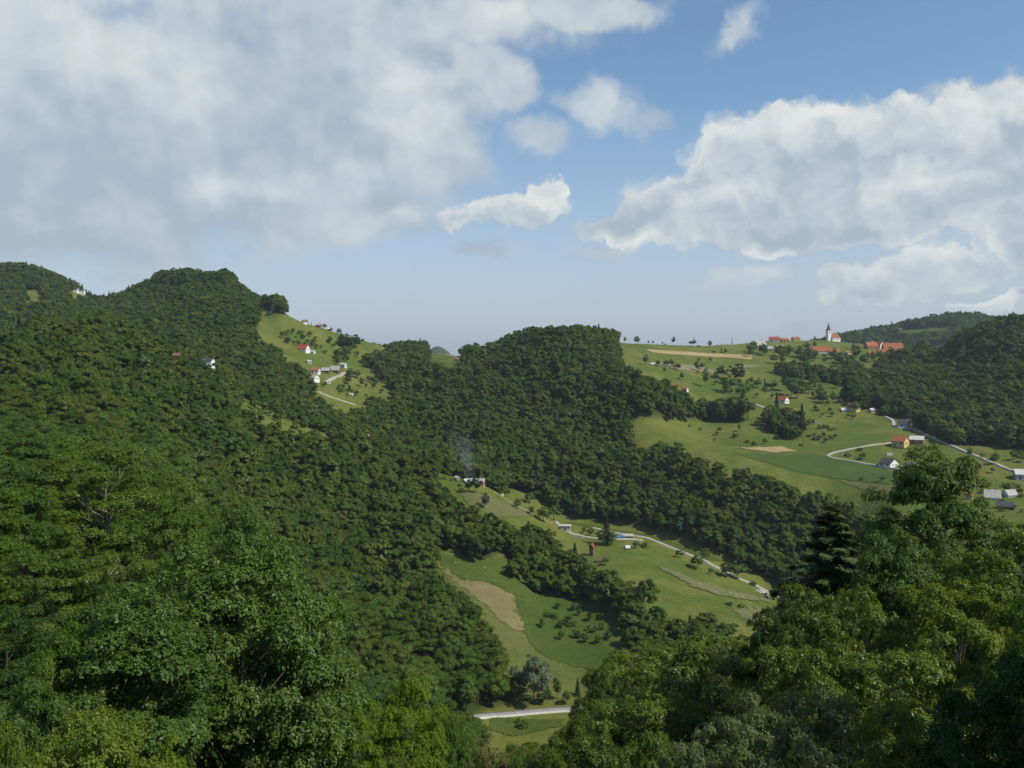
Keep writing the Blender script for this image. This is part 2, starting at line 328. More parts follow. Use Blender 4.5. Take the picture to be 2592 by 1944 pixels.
def mat_pr(name, colr, rough=0.9, spec=0.2, var=None, scale=3.0, bump=0.0):
    m = bpy.data.materials.new(name); m.use_nodes = True; t = NT(m.node_tree)
    tc = t.n('ShaderNodeTexCoord').outputs['Object']
    c = colr
    if var is not None: c = t.mix(t.rng(t.noise(tc, scale, 5, 0.6), 0.3, 0.7), colr, var)
    b = t.n('ShaderNodeBsdfPrincipled', Base__Color=c, Roughness=rough); b.inputs['Specular IOR Level'].default_value = spec
    if bump:
        t.put(b.inputs['Normal'], t.n('ShaderNodeBump', Strength=bump, Height=t.noise(tc, scale*3, 5, 0.6)))
    t.n('ShaderNodeOutputMaterial', Surface=b)
    return m
def mat_ground(name='meadow_ground', base=None):
    m = bpy.data.materials.new(name); m.use_nodes = True; t = NT(m.node_tree)
    pos = t.n('ShaderNodeNewGeometry').outputs['Position']
    big = t.noise(pos, 0.010, 6, 0.6); mid = t.noise(pos, 0.05, 7, 0.65); fine = t.noise(pos, 0.7, 6, 0.7)
    st = t.n('ShaderNodeMapping', i0=pos); st.inputs['Scale'].default_value = (0.02, 0.25, 0.05); st.inputs['Rotation'].default_value = (0, 0, 0.4)
    streak = t.noise(st.outputs[0], 1.0, 5, 0.6)
    if base: a, b = base
    else: a, b = (0.072, 0.115, 0.016), (0.158, 0.162, 0.037)
    c = t.mix(t.rng(t.m('ADD', big, t.m('MULTIPLY', t.m('SUBTRACT', mid, 0.5), 0.6)), 0.38, 0.66), a, b)
    c = t.mix(t.m('MULTIPLY', t.rng(streak, 0.42, 0.66), 0.55), c, tuple(q*0.72 for q in b))
    c = t.mix(t.m('MULTIPLY', t.rng(mid, 0.60, 0.75), 0.4), c, tuple(q*0.45 for q in a))
    clump = t.noise(pos, 0.22, 5, 0.7)
    c = t.mix(t.m('MULTIPLY', t.rng(clump, 0.52, 0.66), 0.42), c, tuple(q*0.50 for q in a))  # dark noise spots stand for both weed clumps and orchard shadows
    c = t.mix(t.m('MULTIPLY', t.rng(t.noise(pos, 0.032, 5, 0.7), 0.56, 0.68), 0.40), c, (b[0]*1.25, b[1]*1.02, b[2]*1.25))
    c = t.mix(t.m('MULTIPLY', t.rng(fine, 0.35, 0.75), 0.5), c, tuple(q*0.5 for q in a))
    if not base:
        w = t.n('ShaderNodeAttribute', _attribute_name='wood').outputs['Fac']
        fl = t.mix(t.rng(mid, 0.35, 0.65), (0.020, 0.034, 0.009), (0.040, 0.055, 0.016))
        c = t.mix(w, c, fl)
    bs = t.n('ShaderNodeBsdfPrincipled', Base__Color=c, Roughness=0.95); bs.inputs['Specular IOR Level'].default_value = 0.1
    t.put(bs.inputs['Normal'], t.n('ShaderNodeBump', Strength=0.6, Distance=0.5, Height=t.m('ADD', mid, fine)))
    t.n('ShaderNodeOutputMaterial', Surface=bs)
    return m
def build_ground():
    nc, nr = TAB.shape
    V = np.stack([XG, RG, TAB], -1).reshape(-1, 3)
    i, j = np.meshgrid(np.arange(nc-1), np.arange(nr-1), indexing='ij'); a = (i*nr+j).ravel()
    Q = np.stack([a, a+nr, a+nr+1, a+1], -1)
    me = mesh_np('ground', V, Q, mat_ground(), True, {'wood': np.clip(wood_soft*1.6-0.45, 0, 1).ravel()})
    return tag(link('ground', me), kind='structure')
build_ground()

def drape(name, poly, y0, y1, mat, off=0.35, step=1.5, jag=0.0, kind='structure', seed=1):
    """a sheet of ground cover laid over the terrain"""
    pts = []
    n = len(poly)
    for k in range(n):
        for s in (0, 0.34, 0.67):
            x = poly[k][0]*(1-s)+poly[(k+1) % n][0]*s; y = poly[k][1]*(1-s)+poly[(k+1) % n][1]*s
            p = ground(x, y, y0, y1); pts.append((p.x, p.y))
    P = np.array(pts); x0, yy0 = P.min(0)-step; x1, yy1 = P.max(0)+step
    xs = np.arange(x0, x1, step); ysr = np.arange(yy0, yy1, step)
    gx, gy = np.meshgrid(xs, ysr, indexing='ij')
    cxx, cyy = gx[:-1, :-1]+step/2, gy[:-1, :-1]+step/2
    ins = inpoly(cxx+jag*fbm(cxx, cyy, 9, 3, seed), cyy+jag*fbm(cxx, cyy, 8, 3, seed+3), pts)
    z = H(gx, gy)+off
    V = np.stack([gx, gy, z], -1).reshape(-1, 3); nr = gy.shape[1]
    ii, jj = np.nonzero(ins); a = ii*nr+jj
    if not len(a): return None
    Q = np.stack([a, a+nr, a+nr+1, a+1], -1)
    u, inv = np.unique(Q, return_inverse=True)
    me = mesh_np(name, V[u], inv.reshape(-1, 4), mat, True)
    return tag(link(name, me), kind=kind)
def ribbon(name, pl, y0, y1, width, mat, off=0.4, kind='structure', label=None, thick=0.0):
    P = [ground(a, b, y0, y1) for a, b in pl]
    pts = []
    for a, b in zip(P[:-1], P[1:]):
        k = max(2, int((b-a).length/2.0))
        for s in range(k): pts.append(a.lerp(b, s/k))
    pts.append(P[-1])
    A = np.array([(p.x, p.y) for p in pts])
    for _ in range(6): A[1:-1] = (A[:-2]+2*A[1:-1]+A[2:])/4
    d = np.gradient(A, axis=0); d /= np.linalg.norm(d, axis=1)[:, None]+1e-9; nrm = np.stack([-d[:, 1], d[:, 0]], -1)
    V = []
    zc = H(A[:, 0], A[:, 1])
    zl = H(A[:, 0]+nrm[:, 0]*width/2, A[:, 1]+nrm[:, 1]*width/2); zr = H(A[:, 0]-nrm[:, 0]*width/2, A[:, 1]-nrm[:, 1]*width/2)
    z = np.maximum(zc, np.maximum(zl, zr)*0.7+zc*0.3)+off
    wob = {s: (1+0.08*fbm(A[:, 0]*(1+s), A[:, 1], 14, 3, 6+int(s*4)))[:, None] for s in (-0.5, 0, 0.5)}
    for s in (-0.5, 0, 0.5):
        q = A+nrm*width*s*wob[s]; V.append(np.stack([q[:, 0], q[:, 1], z+(0.03 if s == 0 else 0)], -1))
    for s in (-0.56, 0.56):   # shoulders run down into the ground
        q = A+nrm*width*s; V.append(np.stack([q[:, 0], q[:, 1], np.minimum(z, H(q[:, 0], q[:, 1]))-0.6], -1))
    V = np.concatenate([V[3], V[0], V[1], V[2], V[4]]); n = len(A); Q = []
    for r in range(4):
        for i in range(n-1): Q.append((r*n+i, (r+1)*n+i, (r+1)*n+i+1, r*n+i+1))
    return tag(link(name, mesh_np(name, V, Q, mat, False)), kind=kind)

M = {}
M['asphalt'] = mat_pr('asphalt', (0.21, 0.21, 0.21), 0.9, 0.2, (0.27, 0.265, 0.26), 0.4)
M['gravel'] = mat_pr('gravel', (0.27, 0.26, 0.225), 0.95, 0.1, (0.36, 0.345, 0.30), 0.25)
M['kerb'] = mat_pr('kerb', (0.50, 0.49, 0.46), 0.9, 0.1, (0.42, 0.41, 0.39), 0.9)
M['dirt'] = mat_pr('dirt', (0.33, 0.25, 0.15), 0.95, 0.1, (0.22, 0.19, 0.11), 0.4)
M['wheat'] = mat_ground('wheat', ((0.34, 0.26, 0.12), (0.40, 0.31, 0.16)))
M['tan'] = mat_ground('tan', ((0.17, 0.165, 0.085), (0.22, 0.20, 0.11)))
M['mown'] = mat_ground('mown', ((0.085, 0.115, 0.026), (0.13, 0.14, 0.040)))
M['brown'] = mat_ground('brown', ((0.165, 0.148, 0.060), (0.205, 0.178, 0.082)))
M['dry'] = mat_ground('dry', ((0.110, 0.120, 0.042), (0.150, 0.145, 0.058)))
M['ploughed'] = mat_ground('ploughed', ((0.115, 0.125, 0.042), (0.15, 0.14, 0.055)))
M['crop'] = mat_ground('crop', ((0.055, 0.098, 0.022), (0.082, 0.120, 0.028)))
M['lush'] = mat_ground('lush', ((0.050, 0.086, 0.014), (0.082, 0.108, 0.021)))
def mat_rocky():
    m = bpy.data.materials.new('rocky'); m.use_nodes = True; t = NT(m.node_tree)
    pos = t.n('ShaderNodeNewGeometry').outputs['Position']
    a = t.noise(pos, 0.35, 8, 0.75); b = t.noise(pos, 0.08, 5, 0.6)
    c = t.mix(t.rng(b, 0.4, 0.6), (0.095, 0.115, 0.028), (0.135, 0.125, 0.045))
    c = t.mix(t.m('MULTIPLY', t.rng(a, 0.56, 0.70), 0.7), c, (0.36, 0.33, 0.26))
    bs = t.n('ShaderNodeBsdfPrincipled', Base__Color=c, Roughness=0.95)
    t.put(bs.inputs['Normal'], t.n('ShaderNodeBump', Strength=0.9, Distance=1.0, Height=a))
    t.n('ShaderNodeOutputMaterial', Surface=bs)
    return m
M['rocky'] = mat_rocky()

# roads and paths
ribbon('valley_road', [(1120, 1822), (1160, 1818), (1230, 1812), (1330, 1804), (1420, 1797), (1480, 1792), (1560, 1780)], 340, 400, 3.5, M['asphalt'], 0.5)
ribbon('road_edge', [(1150, 1824), (1230, 1818), (1330, 1810), (1420, 1803), (1480, 1798)], 330, 400, 0.6, M['kerb'], 0.62)
ribbon('road', [(1500, 1337), (1540, 1346), (1600, 1356), (1640, 1362), (1700, 1388), (1760, 1412), (1800, 1432), (1850, 1458), (1905, 1478), (1960, 1506), (2010, 1530)], 540, 680, 3.1, M['gravel'])
ribbon('track', [(1405, 1322), (1425, 1342), (1450, 1352), (1480, 1359), (1520, 1364), (1570, 1366), (1625, 1368)], 540, 640, 2.6, M['gravel'])
ribbon('path', [(1250, 1245), (1290, 1270), (1340, 1296), (1400, 1327)], 560, 660, 0.9, M['dirt'], 0.3)
ribbon('road', [(822, 969), (845, 956), (870, 941)], 850, 1000, 4.2, M['gravel'])
ribbon('road', [(808, 993), (840, 1006), (870, 1016), (900, 1025)], 770, 950, 3.4, M['gravel'])
ribbon('road', [(2253, 1121), (2200, 1128), (2140, 1139), (2105, 1147), (2090, 1153), (2098, 1159), (2120, 1162), (2165, 1169), (2210, 1177), (2250, 1184), (2305, 1195)], 600, 850, 2.9, M['gravel'])
ribbon('road', [(2238, 1054), (2256, 1062), (2262, 1070), (2260, 1078), (2275, 1084), (2300, 1086), (2320, 1087), (2345, 1101), (2370, 1113), (2400, 1125), (2425, 1136), (2450, 1147), (2500, 1167), (2535, 1182), (2560, 1192), (2620, 1210)], 560, 900, 3.0, M['gravel'])
ribbon('road', [(1895, 1020), (1925, 1029), (1953, 1040), (1978, 1050)], 760, 950, 3.6, M['gravel'])
ribbon('path', [(2035, 1066), (2075, 1074)], 760, 900, 2.0, M['gravel'])
ribbon('path', [(1105, 890), (1140, 900), (1158, 908), (1168, 920)], 1000, 1300, 4.0, M['dirt'])
ribbon('path', [(680, 793), (692, 787), (689, 779)], 1080, 1350, 5.0, M['gravel'])
# fields
drape('wheat_field', [(1632, 884), (1660, 886), (1760, 893), (1905, 899), (1903, 911), (1860, 907), (1760, 901), (1690, 897), (1650, 892)], 950, 1230, M['wheat'])
drape('stubble_field', [(1865, 1134), (1980, 1132), (2014, 1143), (1960, 1146)], 640, 850, M['wheat'])
drape('bare_field', [(2102, 946), (2135, 932), (2222, 916), (2180, 928), (2165, 936), (2155, 950), (2125, 956)], 950, 1300, M['tan'])
drape('crop_field', [(1860, 1149), (2080, 1152), (2190, 1176), (2310, 1205), (2270, 1228), (2160, 1218), (2060, 1204), (1980, 1184)], 600, 780, M['crop'], 0.3)
drape('ploughed_field', [(2120, 1218), (2200, 1226), (2300, 1238), (2290, 1250), (2190, 1242)], 580, 740, M['ploughed'])
drape('mown_field', [(1105, 1430), (1160, 1472), (1240, 1477), (1300, 1512), (1318, 1570), (1322, 1605), (1350, 1645), (1385, 1668), (1440, 1688), (1500, 1702), (1480, 1760), (1380, 1775), (1300, 1770), (1250, 1640), (1190, 1540), (1140, 1480)], 385, 560, M['mown'], 0.3, 0.8, 0.8)
drape('pasture', [(1110, 1405), (1240, 1415), (1290, 1410), (1360, 1480), (1400, 1500), (1560, 1550), (1600, 1620), (1540, 1690), (1500, 1700), (1440, 1686), (1387, 1666), (1352, 1643), (1326, 1603), (1322, 1570), (1303, 1508), (1240, 1474), (1165, 1468), (1110, 1425)], 385, 560, M['lush'], 0.28, 0.8, 1.2)
drape('bare_strip', [(1108, 1432), (1135, 1446), (1165, 1470), (1238, 1476), (1292, 1506), (1308, 1530), (1303, 1552), (1324, 1575), (1322, 1604), (1290, 1590), (1235, 1540), (1190, 1502), (1140, 1462)], 385, 560, M['brown'], 0.5, 0.8, 2.0)
drape('dry_field', [(1150, 1238), (1190, 1246), (1250, 1262), (1330, 1292), (1350, 1308), (1260, 1312), (1190, 1280)], 540, 640, M['dry'], 0.3, 1.0, 1.5)
drape('lush_field', [(1440, 1322), (1500, 1330), (1640, 1354), (1760, 1392), (1900, 1450), (2000, 1500), (1950, 1494), (1850, 1452), (1700, 1384), (1620, 1360), (1500, 1340)], 600, 700, M['lush'], 0.25, 1.0, 1.0)
drape('verge_field', [(1240, 1815), (1440, 1802), (1420, 1840), (1300, 1865), (1240, 1850)], 320, 372, M['lush'], 0.25, 0.8, 1.0)
drape('rocky_bank', [(1668, 1434), (1690, 1441), (1760, 1468), (1830, 1493), (1900, 1508), (1945, 1516), (1950, 1526), (1890, 1520), (1820, 1509), (1750, 1484), (1700, 1456), (1670, 1441)], 455, 600, M['rocky'], 0.45, 0.7, 2.2)
drape('bare_patch', [(1860, 1545), (1930, 1535), (1960, 1560), (1930, 1580), (1880, 1570)], 430, 560, M['rocky'], 0.3, 0.7, 4.0, seed=4)
drape('dry_field', [(1640, 915), (1760, 925), (1840, 945), (1760, 943), (1680, 930)], 900, 1200, M['tan'], 0.3, 1.5, 4.0)
drape('dry_field', [(1865, 925), (1920, 922), (1925, 930), (1880, 932)], 950, 1200, M['tan'], 0.3, 1.5, 4.0)

# ------------------------------------------------------------------ foliage
def mat_leaf(name, a, b, c=None, trans=0.28, rough=0.5, spec=0.35, rw=0.45):
    m = bpy.data.materials.new(name); m.use_nodes = True; t = NT(m.node_tree)
    tint = t.n('ShaderNodeAttribute', _attribute_name='tint').outputs['Fac']
    rnd = t.n('ShaderNodeObjectInfo').outputs['Random']
    k = t.m('ADD', t.m('MULTIPLY', tint, 1-rw), t.m('MULTIPLY', rnd, rw))
    cc = t.mix(k, a, b)
    if c is not None:
        r2 = t.m('FRACT', t.m('MULTIPLY', rnd, 17.31))
        cc = t.mix(t.m('MULTIPLY', t.rng(r2, 0.6, 1.0, 0, 1, 'LINEAR'), 0.8), cc, c)
    p = t.n('ShaderNodeBsdfPrincipled', Base__Color=cc, Roughness=rough); p.inputs['Specular IOR Level'].default_value = spec
    tr = t.n('ShaderNodeBsdfTranslucent', Color=t.n('ShaderNodeVectorMath', _operation='MULTIPLY', i0=cc, i1=(1.5, 1.35, 0.8)).outputs[0])
    mx = t.n('ShaderNodeMixShader', i0=trans, i1=p, i2=tr)
    t.n('ShaderNodeOutputMaterial', Surface=mx)
    return m
M['bark'] = mat_pr('bark', (0.065, 0.056, 0.045), 0.95, 0.1, (0.12, 0.105, 0.085), 2.5, 0.6)
M['bark_pale'] = mat_pr('bark_pale', (0.22, 0.21, 0.18), 0.95, 0.1, (0.34, 0.32, 0.28), 2.5, 0.5)
LEAF = {
 'forest': mat_leaf('forest_leaf', (0.040, 0.084, 0.012), (0.112, 0.172, 0.022), (0.132, 0.158, 0.030), rw=0.7, spec=0.12, trans=0.38, rough=0.7),
 'maple': mat_leaf('maple_leaf', (0.046, 0.098, 0.013), (0.110, 0.175, 0.030), spec=0.3, trans=0.34),
 'green': mat_leaf('green_leaf', (0.052, 0.112, 0.010), (0.125, 0.200, 0.020), spec=0.25, trans=0.38),
 'lime': mat_leaf('lime_leaf', (0.085, 0.160, 0.008), (0.170, 0.260, 0.018), trans=0.42, spec=0.25),
 'yellow': mat_leaf('yellow_green_leaf', (0.080, 0.135, 0.010), (0.190, 0.240, 0.034), trans=0.42, spec=0.25),
 'olive': mat_leaf('olive_leaf', (0.056, 0.110, 0.009), (0.150, 0.212, 0.022), trans=0.38, spec=0.4, rough=0.42),
 'teal': mat_leaf('blue_green_leaf', (0.046, 0.108, 0.016), (0.095, 0.170, 0.030), spec=0.25, trans=0.36),
 'willow': mat_leaf('silver_willow_leaf', (0.085, 0.125, 0.065), (0.165, 0.205, 0.120)),
 'blossom': mat_leaf('blossoming_leaf', (0.060, 0.110, 0.014), (0.240, 0.230, 0.085), spec=0.2, trans=0.36),
 'apple': mat_leaf('apple_leaf', (0.060, 0.105, 0.026), (0.165, 0.205, 0.080), trans=0.34, spec=0.3),
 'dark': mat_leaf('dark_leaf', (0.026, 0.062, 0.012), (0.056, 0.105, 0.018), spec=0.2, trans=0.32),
 'spruce': mat_leaf('spruce_needles', (0.034, 0.062, 0.016), (0.074, 0.102, 0.028), trans=0.1),
 'rust': mat_leaf('rusty_needles', (0.050, 0.042, 0.024), (0.085, 0.060, 0.036), trans=0.1),
}
def leaf_quads(C, N, size, asp, rng, fold=0.18):
    n = len(C); N = N/(np.linalg.norm(N, axis=1)[:, None]+1e-9)
    t = rng.normal(size=(n, 3)); t -= (t*N).sum(1)[:, None]*N; t /= np.linalg.norm(t, axis=1)[:, None]+1e-9
    b = np.cross(N, t); s = (size*rng.uniform(0.65, 1.35, n))[:, None]
    f = N*s*fold
    V = np.stack([C-t*s*0.5-f*0.3, C+b*s*0.5*asp+f*0.5-t*s*0.08, C+t*s*0.5-f*0.6, C-b*s*0.5*asp+f*0.5-t*s*0.08], 1)
    return V
def crown_clumps(rng, Rr, Hh, z0, nc, shape=1.0, rc=(0.17, 0.36)):
    """clump centres (x,y,z,r) over an uneven ellipsoid"""
    out = []
    ph = rng.uniform(0, 6.28, 6)
    for k in range(nc):
        u = rng.uniform(-0.75, 1); th = rng.uniform(0, 2*math.pi)
        lob = 1+0.20*math.sin(2*th+ph[0])+0.14*math.sin(3*th+ph[1]+2*u)+0.10*math.sin(5*u+ph[2])
        rr = math.sqrt(max(0, 1-u*u))**(0.8*shape)
        q = rng.uniform(0.50, 0.98)*lob
        zc = z0+Hh*0.5+u*Hh*0.5*(0.8+0.2*lob)*rng.uniform(0.75, 1)
        r = Rr*rng.uniform(*rc)*(1.0-0.25*max(u, 0))
        out.append((math.cos(th)*rr*Rr*q, math.sin(th)*rr*Rr*q, zc, r))
    return np.array(out)
def crown_mesh(name, seed, Rr, Hh, z0, nc, nl, size, mat, asp=0.62, shape=1.0, flat=0.62, upb=0.8, ow=0.35, jit=0.45, dw=0.5, rc=(0.17, 0.36)):
    rng = np.random.RandomState(seed)
    cl = crown_clumps(rng, Rr, Hh, z0, nc, shape, rc)
    w = cl[:, 3]**2; w /= w.sum(); idx = rng.choice(len(cl), nl, p=w)
    d = rng.normal(size=(nl, 3)); d /= np.linalg.norm(d, axis=1)[:, None]
    d[:, 2] = np.where(d[:, 2] < -0.15, -d[:, 2], d[:, 2])
    rad = rng.uniform(0.55, 1.0, nl)**0.5*cl[idx, 3]*(1+0.35*np.sin(7*d[:, 0]+idx)*np.sin(6*d[:, 1]+idx*2.0))
    C = cl[idx, :3]+d*rad[:, None]*np.array([1, 1, flat])
    # stray sprays
    k = rng.rand(nl) < 0.05; C[k] += rng.normal(size=(k.sum(), 3))*Rr*0.05
    ctr = np.array([0, 0, z0+Hh*0.45]); o = C-ctr; o /= np.linalg.norm(o, axis=1)[:, None]+1e-9
    N = d*dw+o*ow+np.array([0, 0, upb])+rng.normal(size=(nl, 3))*jit
    V = leaf_quads(C, N, size, asp, rng)
    ct = rng.rand(len(cl)); tint = np.clip(0.5*ct[idx]+0.5*rng.rand(nl), 0, 1)
    Q = np.arange(nl*4).reshape(-1, 4)
    return mesh_np(name, V.reshape(-1, 3), Q, mat, False, {'tint': np.repeat(tint, 4)}), cl
def trunk_mesh(name, seed, Hh, r0, cl, mat, nb=14, n=8):
    rng = random.Random(seed); mb = MB()
    top = Hh*0.86; pts = []; rad = []
    for k in range(8):
        f = k/7; pts.append((rng.uniform(-0.1, 0.1)*Hh*0.10*f, rng.uniform(-0.1, 0.1)*Hh*0.10*f, -0.6+f*top)); rad.append(r0*(1.25 if k == 0 else 1)*(1-0.85*f))
    mb.tube(pts, rad, n)
    order = sorted(range(len(cl)), key=lambda i: -cl[i][3]*rng.uniform(0.6, 1))[:nb]
    for i in order:
        c = cl[i]; hor = math.hypot(c[0], c[1]); f = min(0.92, max(0.22, (c[2]-hor*0.75)/top)+rng.uniform(-0.05, 0.12)); k = f*7; a = Vector(pts[int(k)]).lerp(Vector(pts[min(7, int(k)+1)]), k-int(k))
        b = Vector(c[:3]); mid = a.lerp(b, 0.5)+Vector((rng.uniform(-.5, .5), rng.uniform(-.5, .5), rng.uniform(0.0, 0.12)*hor))
        rr = r0*(1-0.85*f)*0.36
        mb.tube([a, a.lerp(mid, 0.5)+Vector((0, 0, -0.03*hor)), mid, b, b+(b-mid)*0.3+Vector((0, 0, 0.1))], [rr, rr*0.75, rr*0.5, rr*0.25, rr*0.08], 5)
    return mb.mesh(name, mat)
def spruce_meshes(seed, Hh, Rr, nl, size, mat):
    rng = np.random.RandomState(seed); C = []; N = []; T = []
    nb = int(Hh*9); mb = MB()
    mb.tube([(0, 0, -0.6), (0, 0, Hh*0.5), (0, 0, Hh*0.99)], [Hh*0.018, Hh*0.011, 0.02], 6)
    per = max(4, nl//nb)
    for k in range(nb):
        f = (k+0.5)/nb; z = Hh*(0.06+0.93*f); ln = Rr*(1-f)**0.85*rng.uniform(0.72, 1.12)+0.12; th = k*2.399+rng.uniform(-.4, .4)
        s = rng.rand(per)**0.7; droop = -0.28*ln*s+0.10*ln*s*s
        side = rng.normal(size=per)*0.16*ln*(1-s*0.7)
        x = math.cos(th)*ln*s-math.sin(th)*side; y = math.sin(th)*ln*s+math.cos(th)*side
        zz = z+droop-np.abs(rng.normal(size=per))*0.12*min(ln, 1.5)
        C.append(np.stack([x, y, zz], -1)); N.append(np.stack([np.cos(th)*0.5+rng.normal(size=per)*.4, np.sin(th)*0.5+rng.normal(size=per)*.4, np.full(per, 1.0)], -1)); T.append(np.clip(rng.rand()*0.5+0.5*rng.rand(per), 0, 1))
    C = np.concatenate(C); N = np.concatenate(N); T = np.concatenate(T)
    V = leaf_quads(C, N, size, 0.45, rng)
    me = mesh_np('spruce_crown', V.reshape(-1, 3), np.arange(len(C)*4).reshape(-1, 4), mat, False, {'tint': np.repeat(T, 4)})
    return me, mb.mesh('spruce_trunk', M['bark'])

# prototypes: (crown mesh, trunk mesh), all in metres for a 12 m tree with a 4.6 m crown radius
def proto(seed, nl, size, nc=46, Rr=4.6, Hh=9.5, z0=2.8, r0=0.24, nb=12, **kw):
    me, cl = crown_mesh('crown', seed, Rr, Hh, z0, nc, nl, size, LEAF['green'], **kw)
    v = np.empty(len(me.vertices)*3, np.float32); me.vertices.foreach_get('co', v); v = v.reshape(-1, 3)
    return me, trunk_mesh('trunk', seed, 12.5, r0, cl, M['bark'], nb), float(np.percentile(v[:, 2], 99.7)), float(np.percentile(np.hypot(v[:, 0], v[:, 1]), 97))
_m = dict(flat=0.9, ow=0.6, dw=0.9, upb=0.3, jit=0.3, asp=0.75)
MID = [proto(11, 13000, 0.33, **_m), proto(12, 13000, 0.33, nc=60, Rr=4.0, Hh=10.5, **_m), proto(13, 13000, 0.35, nc=36, Rr=5.0, Hh=8.6, **_m), proto(14, 13000, 0.33, nc=52, Rr=4.3, Hh=9.8, shape=1.3, **_m), proto(15, 12000, 0.34, nc=20, Rr=4.4, Hh=9.0, rc=(0.25, 0.42), **_m)]
FARP = [proto(21+i, 5200, 0.72, z0=1.2, flat=1.0, ow=0.7, dw=1.0, upb=0.15, jit=0.22, asp=0.85, rc=(0.2, 0.40), nc=[26, 32, 20, 28][i], Rr=[4.7, 4.1, 5.2, 4.4][i], Hh=[11, 12, 10.5, 11.5][i], nb=3) for i in range(4)]
_n = dict(rc=(0.11, 0.25), ow=0.3, dw=0.6, upb=0.6, jit=0.42)
NEAR = {'d': proto(34, 120000, 0.140, nc=260, nb=80, rc=(0.12, 0.24), ow=0.3, dw=0.6, upb=0.6, jit=0.42, Rr=4.4, Hh=10), 'a': proto(31, 74000, 0.140, nc=105, nb=60, **_n), 'b': proto(32, 74000, 0.140, nc=130, Rr=4.2, Hh=10.5, nb=60, **_n), 'c': proto(33, 70000, 0.145, nc=90, Rr=4.8, Hh=9, nb=60, flat=0.55, **_n)}
SPN = spruce_meshes(41, 15, 3.6, 26000, 0.30, LEAF['spruce']); SPM = spruce_meshes(42, 15, 3.0, 5000, 0.55, LEAF['spruce']); SPF = spruce_meshes(43, 15, 3.0, 1500, 0.9, LEAF['spruce'])
BUSH = [crown_mesh('foliage', 51+i, 1.5, 2.4, -0.4, 22, 2600, 0.24, LEAF['green'])[0] for i in range(3)]
LEAF['forest_far'] = LEAF['forest']

COUNT = [0]
def tree(pos, pr, mat, height, width=1.0, name='broadleaf_tree', label=None, cat='tree', group=None, rz=None, base_h=12.5, lean=0.0, bark=None):
    """a tree of its own: an Empty at the foot with a crown and a trunk"""
    s = height/(pr[2] if len(pr) > 2 else base_h)
    r = empty(name, pos, R.uniform(0, 6.28) if rz is None else rz); r.scale = (s*width, s*width, s); r.rotation_euler[0] = lean
    c = link('crown', pr[0], r); c.material_slots[0].link = 'OBJECT'; c.material_slots[0].material = mat
    if pr[1]:
        k = link('trunk', pr[1], r)
        if bark: k.material_slots[0].link = 'OBJECT'; k.material_slots[0].material = bark
    COUNT[0] += 1
    return tag(r, label, cat, group)
def shrub(pos, height, mat, label, group=None, name='shrub', width=1.0):
    me = BUSH[R.randrange(3)]; o = link(name, me, None, pos, R.uniform(0, 6.28)); s = height/2.2; o.scale = (s*width, s*width, s)
    o.material_slots[0].link = 'OBJECT'; o.material_slots[0].material = mat
    return tag(o, label, 'shrub', group)

# ---- the woods: candidate stems on a jittered grid
rf = np.random.RandomState(5)
def candidates():
    out = []
    for (y0, y1, s) in ((60, 160, 6.5), (160, 420, 7.2), (420, 950, 6.4), (950, 1650, 7.6), (1900, 2320, 12.0)):
        ys = np.arange(y0, y1, s*0.87); 
        for k, y in enumerate(ys):
            xm0, xm1 = (-230-CX)/F*y, (2820-CX)/F*y
            if y0 == 1900: xm0, xm1 = (1990-CX)/F*y, (2620-CX)/F*y
            xs = np.arange(xm0, xm1, s)+(k % 2)*s/2
            xs = xs+rf.uniform(-0.42, 0.42, len(xs))*s; yy = y+rf.uniform(-0.40, 0.40, len(xs))*s
            out.append(np.stack([xs, yy, np.full(len(xs), s/6.5)], -1))
    C = np.concatenate(out); z = H(C[:, 0], C[:, 1])
    px = C[:, 0]/C[:, 1]*F+CX; py = HY-z/C[:, 1]*F
    ok = ~open_mask(px, py, C[:, 1])
    # stay off the valley road and keep the ridge farms clear
    ok &= ~((np.abs(py-(1832-0.055*(px-1120))) < 26) & (C[:, 1] > 335) & (C[:, 1] < 395) & (px > 1040) & (px < 1600))
    C = np.concatenate([C, z[:, None], px[:, None], py[:, None]], 1)[ok]
    return C
WOOD = candidates()
def crest_cull(C, hgt):
    """drop stems whose top stays well below the wooded skyline in front of them"""
    ang = (TAB+6*(1-OPENG))/np.maximum(RG, 5); ang[:, ROWS < 60] = -9
    cm = np.maximum.accumulate(ang, axis=1)
    i = np.clip(((C[:, 4]-COLS[0])/10).astype(int), 0, len(COLS)-1); j = np.clip(np.searchsorted(ROWS, C[:, 1]-25), 1, len(ROWS)-1)
    return (C[:, 3]+hgt)/C[:, 1] > cm[i, j]-0.003
HG = 10.5+3.2*fbm(WOOD[:, 0], WOOD[:, 1], 90, 3, 5)+rf.uniform(-3.4, 4.2, len(WOOD)); HG = np.clip(HG, 6, 19)*np.where(WOOD[:, 1] > 900, 0.98, 1)*np.where(WOOD[:, 1] > 1800, 1.3, 1)
keep = crest_cull(WOOD, HG); WOOD = WOOD[keep]; HG = HG[keep]
